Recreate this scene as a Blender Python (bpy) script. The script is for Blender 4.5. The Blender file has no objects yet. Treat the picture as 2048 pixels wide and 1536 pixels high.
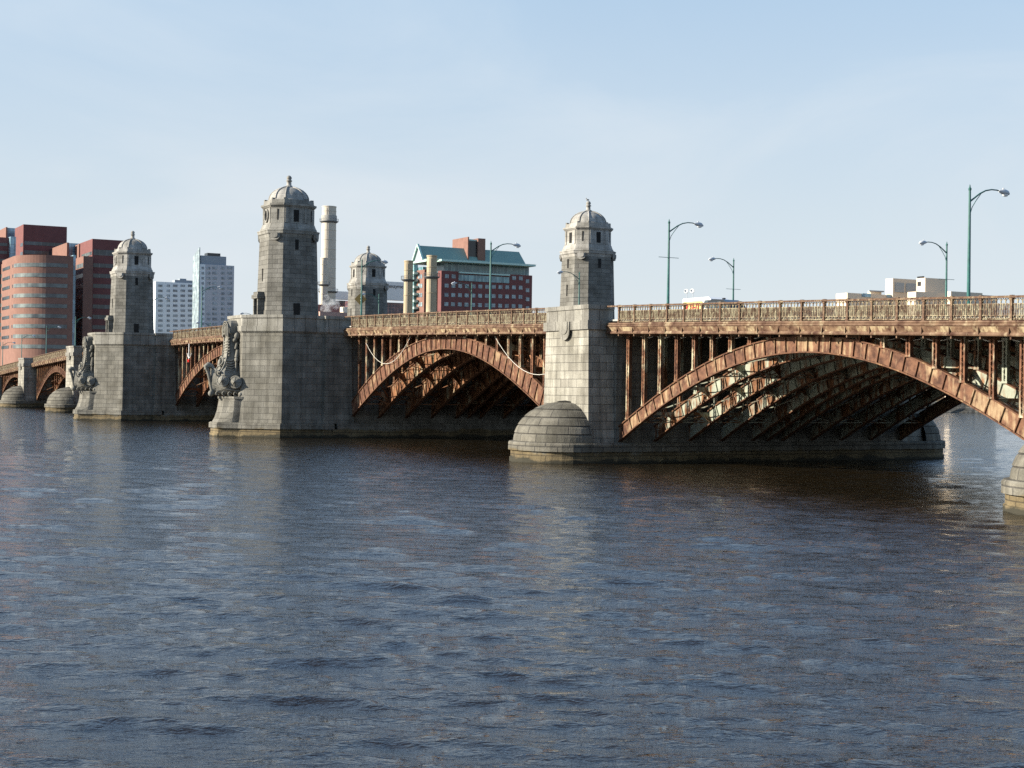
import bpy, bmesh, math, random
import numpy as np
from math import pi, sin, cos, sqrt, radians, atan2
from mathutils import Vector, Matrix

rng = random.Random(7)
SC = bpy.context.scene
COL = SC.collection

# ------------------------------------------------------------------ camera
F_PX = 2943.95
CX, CY, CH = 159.027, -64.5665, 6.056
YAW, PITCH, ROLL = 0.494848, 0.002982, 0.0137917
FWD = np.array([-cos(YAW)*cos(PITCH), sin(YAW)*cos(PITCH), sin(PITCH)])
RGT = np.array([sin(YAW), cos(YAW), 0.0])
UPV = np.cross(RGT, FWD)
R2 = cos(ROLL)*RGT + sin(ROLL)*UPV
U2 = -sin(ROLL)*RGT + cos(ROLL)*UPV
C0 = np.array([CX, CY, CH])
cam_d = bpy.data.cameras.new("camera")
cam = bpy.data.objects.new("camera", cam_d)
COL.objects.link(cam)
M = Matrix(((R2[0], U2[0], -FWD[0], CX), (R2[1], U2[1], -FWD[1], CY), (R2[2], U2[2], -FWD[2], CH), (0, 0, 0, 1)))
cam.matrix_world = M
cam_d.sensor_width = 36.0
cam_d.lens = F_PX*36.0/2048.0
cam_d.clip_start = 0.5
cam_d.clip_end = 12000
SC.camera = cam

# ------------------------------------------------------------------ light
SUN_EL = radians(21.5)
SUN_H = Vector((-0.33, -1.0)).normalized()
SUN_DIR = Vector((SUN_H.x*cos(SUN_EL), SUN_H.y*cos(SUN_EL), sin(SUN_EL)))
sd = bpy.data.lights.new("sun", 'SUN')
sd.energy = 5.0
sd.angle = radians(0.5)
sd.color = (1.0, 0.92, 0.78)
so = bpy.data.objects.new("sun", sd)
COL.objects.link(so)
so.rotation_euler = SUN_DIR.to_track_quat('Z', 'Y').to_euler()

SKY_STRENGTH = 0.07
w = bpy.data.worlds.new("World")
SC.world = w
w.use_nodes = True
nt = w.node_tree
nt.nodes.clear()
sky = nt.nodes.new('ShaderNodeTexSky')
sky.sky_type = 'NISHITA'
sky.sun_disc = False
sky.sun_elevation = SUN_EL
sky.sun_rotation = atan2(SUN_H.x, SUN_H.y)
sky.altitude = 0
sky.air_density = 1.0
sky.dust_density = 0.7
sky.ozone_density = 2.5
# thin cirrus: noise on the view direction, stretched
tc = nt.nodes.new('ShaderNodeTexCoord')
mp = nt.nodes.new('ShaderNodeMapping')
mp.inputs['Scale'].default_value = (2.4, 1.4, 5.0)
mp.inputs['Rotation'].default_value = (0.5, 0.75, 0.4)
nz = nt.nodes.new('ShaderNodeTexNoise')
nz.inputs['Scale'].default_value = 1.6
nz.inputs['Detail'].default_value = 7
nz.inputs['Roughness'].default_value = 0.55
nz.inputs['Distortion'].default_value = 0.6
rp = nt.nodes.new('ShaderNodeValToRGB')
rp.color_ramp.elements[0].position = 0.42
rp.color_ramp.elements[0].color = (0.0, 0.0, 0.0, 1)
rp.color_ramp.elements[1].position = 0.75
rp.color_ramp.elements[1].color = (0.16, 0.16, 0.16, 1)
mx = nt.nodes.new('ShaderNodeMix')
mx.data_type = 'RGBA'
hz_c = nt.nodes.new('ShaderNodeValToRGB')
hc = hz_c.color_ramp.elements
hc[0].position = 0.0; hc[0].color = (0.88, 0.93, 0.97, 1)
hc[1].position = 1.0; hc[1].color = (0.09, 0.23, 0.58, 1)
for p_, v_ in ((0.12, (0.76, 0.86, 0.94)), (0.27, (0.57, 0.76, 0.96)), (0.36, (0.52, 0.82, 1.22)), (0.5, (0.38, 0.74, 1.30))):
    e_ = hc.new(p_); e_.color = (*v_, 1)
scl = nt.nodes.new('ShaderNodeVectorMath'); scl.operation = 'SCALE'; scl.inputs['Scale'].default_value = 5.4
# humid air: whiter towards the horizon
sxyz = nt.nodes.new('ShaderNodeSeparateXYZ')
hr_e = nt.nodes.new('ShaderNodeValToRGB')
el = hr_e.color_ramp.elements
el[0].position = 0.0; el[0].color = (0.90, 0.90, 0.90, 1)
el[1].position = 1.0; el[1].color = (0.2, 0.2, 0.2, 1)
for p_, v_ in ((0.12, 0.86), (0.27, 0.78), (0.42, 0.9), (0.6, 0.75)):
    e_ = el.new(p_); e_.color = (v_, v_, v_, 1)
addn = nt.nodes.new('ShaderNodeMath'); addn.operation = 'ADD'; addn.use_clamp = True
bg = nt.nodes.new('ShaderNodeBackground')
bg.inputs['Strength'].default_value = SKY_STRENGTH
wo = nt.nodes.new('ShaderNodeOutputWorld')
L = nt.links.new
L(tc.outputs['Generated'], mp.inputs['Vector'])
L(mp.outputs[0], nz.inputs['Vector'])
L(nz.outputs[0], rp.inputs[0])
L(tc.outputs['Generated'], sxyz.inputs[0])
L(sxyz.outputs[2], hr_e.inputs[0])
L(sxyz.outputs[2], hz_c.inputs[0]); L(hz_c.outputs[0], scl.inputs[0]); L(scl.outputs[0], mx.inputs[7])
L(hr_e.outputs[0], addn.inputs[0]); L(rp.outputs[0], addn.inputs[1])
L(addn.outputs[0], mx.inputs[0])
L(sky.outputs[0], mx.inputs[6])
wi = nt.nodes.new('ShaderNodeMix'); wi.data_type = 'RGBA'
wi.inputs[7].default_value = (5.2, 5.35, 5.45, 1)
wr = nt.nodes.new('ShaderNodeValToRGB')
wr.color_ramp.elements[0].position = 0.50; wr.color_ramp.elements[0].color = (0, 0, 0, 1)
wr.color_ramp.elements[1].position = 0.78; wr.color_ramp.elements[1].color = (0.30, 0.30, 0.30, 1)
L(nz.outputs[0], wr.inputs[0]); L(wr.outputs[0], wi.inputs[0]); L(mx.outputs[2], wi.inputs[6]); L(wi.outputs[2], bg.inputs[0])
L(bg.outputs[0], wo.inputs[0])
SC.view_settings.view_transform = 'Standard'
SC.view_settings.look = 'None'
SC.view_settings.exposure = 1.25
SC.view_settings.gamma = 1.0
SC.render.engine = 'CYCLES'
SC.cycles.max_bounces = 6
SC.cycles.use_denoising = False

# ------------------------------------------------------------------ helpers
def ray(x, y):
    return FWD + R2*(x-1024)/F_PX - U2*(y-768)/F_PX
def onX(x, y, X):
    d = ray(x, y); t = (X-C0[0])/d[0]; return C0+t*d
def onY(x, y, Y):
    d = ray(x, y); t = (Y-C0[1])/d[1]; return C0+t*d
def onZ(x, y, Z):
    d = ray(x, y); t = (Z-C0[2])/d[2]; return C0+t*d
def onD(x, y, D):
    return C0 + D*ray(x, y)

class MB:
    def __init__(s):
        s.v = []; s.f = []; s.uv = {}; s.sm = set(); s.v0 = 0.0
    def add(s, vs, fs, uvs=None, smooth=False):
        b = len(s.v)
        s.v += [tuple(float(c) for c in q) for q in vs]
        for i, f in enumerate(fs):
            k = len(s.f)
            s.f.append(tuple(b+j for j in f))
            if uvs is not None: s.uv[k] = uvs[i]
            if smooth: s.sm.add(k)
        return s
    def box(s, x0, x1, y0, y1, z0, z1):
        return s.add([(x0,y0,z0),(x1,y0,z0),(x1,y1,z0),(x0,y1,z0),(x0,y0,z1),(x1,y0,z1),(x1,y1,z1),(x0,y1,z1)],
                     [(0,3,2,1),(4,5,6,7),(0,1,5,4),(1,2,6,5),(2,3,7,6),(3,0,4,7)])
    def obox(s, c, ax, ay, az):
        c, ax, ay, az = map(np.array, (c, ax, ay, az))
        vs = [c+a*ax+b*ay+d*az for d in (-1,1) for a, b in ((-1,-1),(1,-1),(1,1),(-1,1))]
        return s.add(vs, [(0,3,2,1),(4,5,6,7),(0,1,5,4),(1,2,6,5),(2,3,7,6),(3,0,4,7)])
    def bar(s, p, q, wd, ht=None, up=(0,0,1)):
        p, q = np.array(p, float), np.array(q, float)
        ht = ht or wd
        d = q-p; ln = np.linalg.norm(d); d = d/ln
        up = np.array(up, float)
        if abs(d@up) > 0.98: up = np.array((0,1.,0))
        sd_ = np.cross(d, up); sd_ /= np.linalg.norm(sd_)
        u = np.cross(sd_, d)
        return s.obox((p+q)/2, sd_*wd/2, d*ln/2, u*ht/2)
    def tube(s, pts, rad, n=8, caps=True, smooth=True):
        pts = [np.array(q, float) for q in pts]
        if not hasattr(rad, '__len__'): rad = [rad]*len(pts)
        rings = []
        ref = None
        for i, q in enumerate(pts):
            d = pts[min(i+1, len(pts)-1)]-pts[max(i-1, 0)]
            d = d/np.linalg.norm(d)
            if ref is None:
                a = np.array((0,0,1.)) if abs(d[2]) < 0.9 else np.array((1.,0,0))
                ref = np.cross(d, a)
            ref = ref - d*(ref@d); ref /= np.linalg.norm(ref)
            b = np.cross(d, ref)
            rings.append([q+rad[i]*(cos(2*pi*k/n)*ref+sin(2*pi*k/n)*b) for k in range(n)])
        vs = [p for r in rings for p in r]; fs = []
        for i in range(len(rings)-1):
            for k in range(n):
                fs.append((i*n+k, i*n+(k+1)%n, (i+1)*n+(k+1)%n, (i+1)*n+k))
        s.add(vs, fs, smooth=smooth)
        if caps:
            s.add(rings[0], [tuple(range(n))[::-1]]); s.add(rings[-1], [tuple(range(n))])
        return s
    def lathe(s, cx, cy, prof, n=32, a0=0, a1=2*pi, smooth=False, caps=True):
        full = abs(a1-a0-2*pi) < 1e-6
        m = n if full else n+1
        A = [a0+(a1-a0)*k/n for k in range(m)]
        vs = [(cx+r*cos(a), cy+r*sin(a), z) for r, z in prof for a in A]
        fs = []; uvs = []
        rr = max(r for r, z in prof)
        for i in range(len(prof)-1):
            for k in range(n if full else n):
                k2 = (k+1) % m
                fs.append((i*m+k, i*m+k2, (i+1)*m+k2, (i+1)*m+k))
                u0 = rr*(a0+(a1-a0)*k/n); u1 = rr*(a0+(a1-a0)*(k+1)/n)
                z0, z1 = prof[i][1]-s.v0, prof[i+1][1]-s.v0
                uvs.append(((u0,z0),(u1,z0),(u1,z1),(u0,z1)))
        s.add(vs, fs, uvs, smooth)
        if caps and full:
            if prof[0][0] > 1e-4: s.add(vs[:m], [tuple(range(m))[::-1]])
            if prof[-1][0] > 1e-4: s.add(vs[-m:], [tuple(range(m))])
        return s
    def prism(s, poly, z0, z1, poly2=None):
        """poly counter-clockwise list of (x,y)"""
        poly2 = poly2 or poly
        n = len(poly)
        vs = [(x,y,z0) for x, y in poly]+[(x,y,z1) for x, y in poly2]
        s.add(vs, [(i, (i+1)%n, n+(i+1)%n, n+i) for i in range(n)])
        s.add(vs, [tuple(range(n))[::-1], tuple(range(n, 2*n))])
        return s
    def extr(s, prof, xs, zf, yo=0):
        """profile [(y,dz)] swept along X following zf"""
        n = len(prof)
        vs = [(x, y+yo, zf(x)+dz) for x in xs for y, dz in prof]
        fs = []
        for i in range(len(xs)-1):
            for k in range(n):
                fs.append((i*n+k, i*n+(k+1)%n, (i+1)*n+(k+1)%n, (i+1)*n+k))
        s.add(vs, fs)
        s.add(vs[:n], [tuple(range(n))]); s.add(vs[-n:], [tuple(range(n))[::-1]])
        return s
    def sphere(s, c, r, n=12, m=8):
        if not hasattr(r, '__len__'): r = (r, r, r)
        vs = []; fs = []
        for i in range(m+1):
            th = pi*i/m
            for k in range(n):
                a = 2*pi*k/n
                vs.append((c[0]+r[0]*sin(th)*cos(a), c[1]+r[1]*sin(th)*sin(a), c[2]-r[2]*cos(th)))
        for i in range(m):
            for k in range(n):
                fs.append((i*n+k, i*n+(k+1)%n, (i+1)*n+(k+1)%n, (i+1)*n+k))
        return s.add(vs, fs, smooth=True)
    def mesh(s, name, mat, fixn=True):
        me = bpy.data.meshes.new(name)
        me.from_pydata(s.v, [], s.f)
        me.validate()
        uvl = me.uv_layers.new(name="uv")
        V = s.v
        same = len(me.polygons) == len(s.f)
        for p in me.polygons:
            cu = s.uv.get(p.index) if same else None
            n = p.normal
            if cu is None:
                if abs(n.z) > 0.85:
                    for li in p.loop_indices:
                        c = me.vertices[me.loops[li].vertex_index].co
                        uvl.data[li].uv = (c.x, c.y)
                else:
                    t = Vector((-n.y, n.x, 0)).normalized()
                    for li in p.loop_indices:
                        c = me.vertices[me.loops[li].vertex_index].co
                        uvl.data[li].uv = (c.dot(t), c.z)
            else:
                for li, q in zip(p.loop_indices, cu): uvl.data[li].uv = q
            if same and p.index in s.sm: p.use_smooth = True
        if fixn:
            bm = bmesh.new(); bm.from_mesh(me)
            bmesh.ops.recalc_face_normals(bm, faces=bm.faces)
            bm.to_mesh(me); bm.free()
        if mat: me.materials.append(mat)
        return me
    def build(s, name, mat, parent=None, fixn=True):
        o = bpy.data.objects.new(name, s.mesh(name, mat, fixn))
        COL.objects.link(o)
        if parent: o.parent = parent
        return o

def empty(name, parent=None, loc=(0,0,0)):
    o = bpy.data.objects.new(name, None); COL.objects.link(o)
    o.empty_display_size = 0.1
    if parent: o.parent = parent
    o.location = loc
    return o
def tag(o, label=None, cat=None, group=None, kind=None):
    if label: o['label'] = label
    if cat: o['category'] = cat
    if group: o['group'] = group
    if kind: o['kind'] = kind
    return o
def copyo(o, parent=None):
    c = o.copy(); COL.objects.link(c)
    if parent: c.parent = parent
    return c
def rz_copy(me, name, parent, loc, rot=(0,0,0)):
    o = bpy.data.objects.new(name, me); COL.objects.link(o)
    if parent: o.parent = parent
    o.location = loc; o.rotation_euler = rot
    return o

# ------------------------------------------------------------------ materials
def newmat(name):
    m = bpy.data.materials.new(name); m.use_nodes = True
    t = m.node_tree; b = t.nodes['Principled BSDF']
    return m, t, b, t.nodes.new, t.links.new
def mixc(t, fac, a, b, mode='MIX'):
    n = t.nodes.new('ShaderNodeMix'); n.data_type = 'RGBA'; n.blend_type = mode
    for sock, val in ((n.inputs[0], fac), (n.inputs[6], a), (n.inputs[7], b)):
        if isinstance(val, (int, float)): sock.default_value = val
        elif isinstance(val, (tuple, list)): sock.default_value = (*val, 1) if len(val) == 3 else val
        else: t.links.new(val, sock)
    return n.outputs[2]
def ramp(t, src, p0, p1, c0=(0,0,0), c1=(1,1,1)):
    r = t.nodes.new('ShaderNodeValToRGB')
    r.color_ramp.elements[0].position = p0; r.color_ramp.elements[0].color = (*c0, 1)
    r.color_ramp.elements[1].position = p1; r.color_ramp.elements[1].color = (*c1, 1)
    t.links.new(src, r.inputs[0]); return r.outputs[0]
def noise(t, vec, scale, detail=4, rough=0.55, sc3=None, dist=0.0):
    if sc3:
        m = t.nodes.new('ShaderNodeMapping'); m.inputs['Scale'].default_value = sc3
        t.links.new(vec, m.inputs['Vector']); vec = m.outputs[0]
    n = t.nodes.new('ShaderNodeTexNoise')
    n.inputs['Scale'].default_value = scale; n.inputs['Detail'].default_value = detail
    n.inputs['Roughness'].default_value = rough; n.inputs['Distortion'].default_value = dist
    t.links.new(vec, n.inputs['Vector']); return n.outputs[0]
def bumpn(t, b, h, strength, dist):
    bn = t.nodes.new('ShaderNodeBump')
    bn.inputs['Strength'].default_value = strength; bn.inputs['Distance'].default_value = dist
    t.links.new(h, bn.inputs['Height'])
    return bn
def posn(t):
    g = t.nodes.new('ShaderNodeNewGeometry'); return g.outputs['Position']

def granite(name, c1, c2, bw=1.7, bh=0.69, mortar=0.03, tide=False, streak=0.55, rough=0.9, mcol=(0.075,0.07,0.062)):
    m, t, b, N, Lk = newmat(name)
    uv = N('ShaderNodeUVMap'); uv.uv_map = "uv"
    br = N('ShaderNodeTexBrick')
    br.offset = 0.5
    br.inputs['Scale'].default_value = 1.0
    br.inputs['Brick Width'].default_value = bw
    br.inputs['Row Height'].default_value = bh
    br.inputs['Mortar Size'].default_value = mortar
    br.inputs['Mortar Smooth'].default_value = 0.3
    br.inputs['Bias'].default_value = -0.25
    br.inputs['Color1'].default_value = (*c1, 1)
    br.inputs['Color2'].default_value = (*c2, 1)
    br.inputs['Mortar'].default_value = (*mcol, 1)
    Lk(uv.outputs[0], br.inputs['Vector'])
    p = posn(t)
    n1 = noise(t, p, 0.5, 5)
    n2 = noise(t, p, 9.0, 3)
    n3 = noise(t, p, 1.0, 5, 0.6, (1.3, 1.3, 0.10))
    col = mixc(t, 1.0, br.outputs[0], ramp(t, n1, 0.3, 0.72, (0.62,0.61,0.58), (1.12,1.12,1.12)), 'MULTIPLY')
    col = mixc(t, 1.0, col, ramp(t, n2, 0.3, 0.7, (0.8,0.8,0.8), (1.15,1.15,1.15)), 'MULTIPLY')
    col = mixc(t, streak, col, ramp(t, n3, 0.38, 0.6, (0.42,0.41,0.40), (1.05,1.05,1.05)), 'MULTIPLY')
    if tide:
        sx = N('ShaderNodeSeparateXYZ'); Lk(p, sx.inputs[0])
        ad = N('ShaderNodeMath'); ad.operation = 'ADD'
        ms = N('ShaderNodeMath'); ms.operation = 'MULTIPLY_ADD'
        Lk(n1, ms.inputs[0]); ms.inputs[1].default_value = 1.3; ms.inputs[2].default_value = -0.65
        Lk(sx.outputs[2], ad.inputs[0]); Lk(ms.outputs[0], ad.inputs[1])
        f1 = ramp(t, ad.outputs[0], 0.85, 1.05, (1,1,1), (0,0,0))
        col = mixc(t, f1, col, mixc(t, 1.0, col, (1.02, 0.87, 0.62), 'MULTIPLY'))
        f2 = ramp(t, ad.outputs[0], 0.20, 0.36, (1,1,1), (0,0,0))
        col = mixc(t, f2, col, (0.035, 0.032, 0.022))
    Lk(col, b.inputs['Base Color'])
    b.inputs['Roughness'].default_value = rough
    b.inputs['Specular IOR Level'].default_value = 0.25
    ms2 = N('ShaderNodeMath'); ms2.operation = 'MULTIPLY_ADD'
    Lk(br.outputs['Fac'], ms2.inputs[0]); ms2.inputs[1].default_value = -1.0; Lk(n2, ms2.inputs[2])
    bn = bumpn(t, b, ms2.outputs[0], 0.5, 0.05)
    Lk(bn.outputs[0], b.inputs['Normal'])
    return m

def rusty(name, paint, rust, frac, scale=1.3, streak=True, dark=(0.045,0.018,0.010)):
    m, t, b, N, Lk = newmat(name)
    p = posn(t)
    n1 = noise(t, p, scale, 7, 0.65, (1,1,0.6))
    n2 = noise(t, p, scale*3.1, 5, 0.6)
    n3 = noise(t, p, scale*1.7, 5, 0.6, (2.2, 2.2, 0.35))
    av = N('ShaderNodeMath'); av.operation = 'ADD'; Lk(n1, av.inputs[0]); Lk(n3, av.inputs[1])
    hf = N('ShaderNodeMath'); hf.operation = 'MULTIPLY'; Lk(av.outputs[0], hf.inputs[0]); hf.inputs[1].default_value = 0.5
    thr = 0.5 + (frac-0.5)*0.33
    fac = ramp(t, hf.outputs[0], thr-0.035, thr+0.045, (1,1,1), (0,0,0))
    rc = mixc(t, ramp(t, n2, 0.34, 0.62), dark, rust)
    rc = mixc(t, ramp(t, n1, 0.5, 0.7, (0,0,0), (0.6,0.6,0.6)), rc, (rust[0]*1.6, rust[1]*1.75, rust[2]*1.6))
    pc = mixc(t, ramp(t, n2, 0.3, 0.7), tuple(c*0.72 for c in paint), paint)
    Lk(mixc(t, fac, pc, rc), b.inputs['Base Color'])
    b.inputs['Roughness'].default_value = 0.75
    b.inputs['Specular IOR Level'].default_value = 0.25
    bn = bumpn(t, b, n2, 0.35, 0.03); Lk(bn.outputs[0], b.inputs['Normal'])
    return m

def plain(name, col, rough=0.7, var=0.15, scale=2.0, metallic=0.0, spec=0.3):
    m, t, b, N, Lk = newmat(name)
    p = posn(t)
    n = noise(t, p, scale, 5)
    lo = tuple(c*(1-var) for c in col); hi = tuple(min(1, c*(1+var)) for c in col)
    Lk(mixc(t, ramp(t, n, 0.3, 0.7), lo, hi), b.inputs['Base Color'])
    b.inputs['Roughness'].default_value = rough; b.inputs['Metallic'].default_value = metallic
    b.inputs['Specular IOR Level'].default_value = spec
    return m

def glassy(name, c1, c2, px, pz, rough=0.15, line=(0.10,0.11,0.11), frame=0.08):
    """curtain glass: panes varying in tone, mullion lines"""
    m, t, b, N, Lk = newmat(name)
    uv = N('ShaderNodeUVMap'); uv.uv_map = "uv"
    br = N('ShaderNodeTexBrick'); br.offset = 0.0
    br.inputs['Scale'].default_value = 1.0
    br.inputs['Brick Width'].default_value = px; br.inputs['Row Height'].default_value = pz
    br.inputs['Mortar Size'].default_value = frame; br.inputs['Mortar Smooth'].default_value = 0.1
    br.inputs['Color1'].default_value = (*c1, 1); br.inputs['Color2'].default_value = (*c2, 1)
    br.inputs['Mortar'].default_value = (*line, 1)
    Lk(uv.outputs[0], br.inputs['Vector'])
    n = noise(t, posn(t), 0.35, 3)
    col = mixc(t, 1.0, br.outputs[0], ramp(t, n, 0.35, 0.65, (0.55,0.55,0.6), (1.2,1.2,1.2)), 'MULTIPLY')
    Lk(col, b.inputs['Base Color'])
    b.inputs['Roughness'].default_value = rough
    b.inputs['Specular IOR Level'].default_value = 0.6
    return m

G_PIER = granite("granite_pier", (0.197,0.187,0.160), (0.132,0.127,0.110), 1.3, 0.69, 0.020, tide=True)
G_BASE = granite("granite_base", (0.170,0.155,0.122), (0.112,0.102,0.079), 1.6, 0.62, 0.04, tide=True, streak=0.4)
G_DOME = granite("granite_cutwater", (0.177,0.164,0.134), (0.112,0.106,0.087), 1.9, 0.68, 0.05, tide=True, streak=0.45)
G_CAP = granite("granite_coping", (0.262,0.252,0.223), (0.185,0.176,0.157), 1.35, 50.0, 0.032, streak=0.5)
G_TOWER = granite("granite_tower", (0.190,0.183,0.164), (0.123,0.119,0.106), 1.35, 0.55, 0.022, streak=0.3)
G_TOP_D = granite("sooty_belfry", (0.274,0.265,0.239), (0.189,0.184,0.166), 1.5, 0.6, 0.014, streak=0.45, mcol=(0.12,0.115,0.105))
G_LIGHT = granite("cleaned_granite", (0.324,0.310,0.265), (0.210,0.197,0.168), 1.35, 0.69, 0.020, tide=True, streak=0.6)
G_TOP = granite("granite_belfry", (0.391,0.375,0.344), (0.271,0.262,0.240), 1.5, 0.6, 0.014, streak=0.45, mcol=(0.2,0.19,0.18))
G_CARVE = granite("carved_granite", (0.221,0.213,0.187), (0.168,0.160,0.138), 60, 60, 0.0, streak=0.5)
RUST_ARCH_B = rusty("rusted_arch_plate", (0.29,0.20,0.115), (0.132,0.062,0.034), 0.64, 0.75)
RUST_ARCH_A = rusty("rusted_arch_steel", (0.27,0.185,0.105), (0.126,0.055,0.030), 0.70, 0.8)
RUST_EDGE = rusty("rusted_flange", (0.26,0.17,0.09), (0.115,0.052,0.026), 0.80, 1.2)
RUST_FASCIA = rusty("rusted_fascia", (0.30,0.23,0.145), (0.148,0.090,0.056), 0.72, 0.5)
RUST_CREAM = rusty("peeling_cream_band", (0.38,0.30,0.18), (0.175,0.108,0.066), 0.62, 0.55)
RUST_COL = rusty("rusted_column", (0.44,0.40,0.27), (0.155,0.068,0.034), 0.60, 0.6)
PALE_STEEL = rusty("pale_green_steel", (0.30,0.32,0.25), (0.19,0.085,0.036), 0.46, 0.55)
MIX_STEEL = rusty("half_rusted_steel", (0.30,0.26,0.17), (0.19,0.082,0.035), 0.70, 0.6)
RAIL_M = rusty("railing_rust", (0.25,0.195,0.12), (0.125,0.077,0.047), 0.70, 2.2)
BAL_M = rusty("baluster_paint", (0.33,0.285,0.185), (0.145,0.097,0.060), 0.52, 3.0)
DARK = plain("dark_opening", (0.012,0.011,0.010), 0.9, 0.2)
ASPH = plain("asphalt", (0.05,0.05,0.05), 0.95)
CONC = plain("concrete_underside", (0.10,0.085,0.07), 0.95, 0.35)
LAMP_G = plain("green_lamp_paint", (0.030,0.098,0.085), 0.5, 0.2, 3)
LAMP_H = plain("lamp_head_grey", (0.42,0.44,0.46), 0.4, 0.1)
WHITE = plain("white_paint", (0.78,0.77,0.74), 0.5, 0.05)

# ------------------------------------------------------------------ bridge geometry
P = 2.3
W_B = 32.92            # face to face of the parapets
YC = W_B/2
X2, X3 = -9.24, -84.85
MID = (X2+X3)/2
X1 = 52.2; X0 = 106.6
X4 = 2*MID-X1; X5 = 2*MID-X0
X6 = X5-47.0
YN, YF = -4.54, W_B+4.54
_rx = [-300,-241,-213,-197.6,-160,-145,-120,-100,-78.8,-47,-2,20,43.5,75,105,130]
_rzv = [7.0,10.04,11.15,11.8,13.05,13.5,14.1,14.4,14.58,14.62,14.22,13.83,13.30,12.47,11.52,10.62]
def railz(x):
    # smooth piecewise (cubic Hermite)
    xs, zs = _rx, _rzv
    if x <= xs[0]: return zs[0]+(x-xs[0])*0.05
    if x >= xs[-1]: return zs[-1]+(x-xs[-1])*(-0.036)
    i = max(k for k in range(len(xs)) if xs[k] <= x)
    i = min(i, len(xs)-2)
    def m(k):
        if k == 0 or k == len(xs)-1: return (zs[min(k+1,len(xs)-1)]-zs[max(k-1,0)])/(xs[min(k+1,len(xs)-1)]-xs[max(k-1,0)])
        return (zs[k+1]-zs[k-1])/(xs[k+1]-xs[k-1])
    h = xs[i+1]-xs[i]; s = (x-xs[i])/h
    return (2*s**3-3*s*s+1)*zs[i]+(s**3-2*s*s+s)*h*m(i)+(-2*s**3+3*s*s)*zs[i+1]+(s**3-s*s)*h*m(i+1)

BRIDGE = empty("arch_bridge", loc=(MID, YC, 0))
tag(BRIDGE, "long rust-brown steel arch bridge with granite piers and domed stone towers crossing the river", "bridge")
BRIDGE.location = (0, 0, 0)

RIB_Y = [1.1, 4.6, 8.1, 11.5, 14.8, 16.46, 18.12, 21.4, 24.8, 28.3, 31.82]

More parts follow.
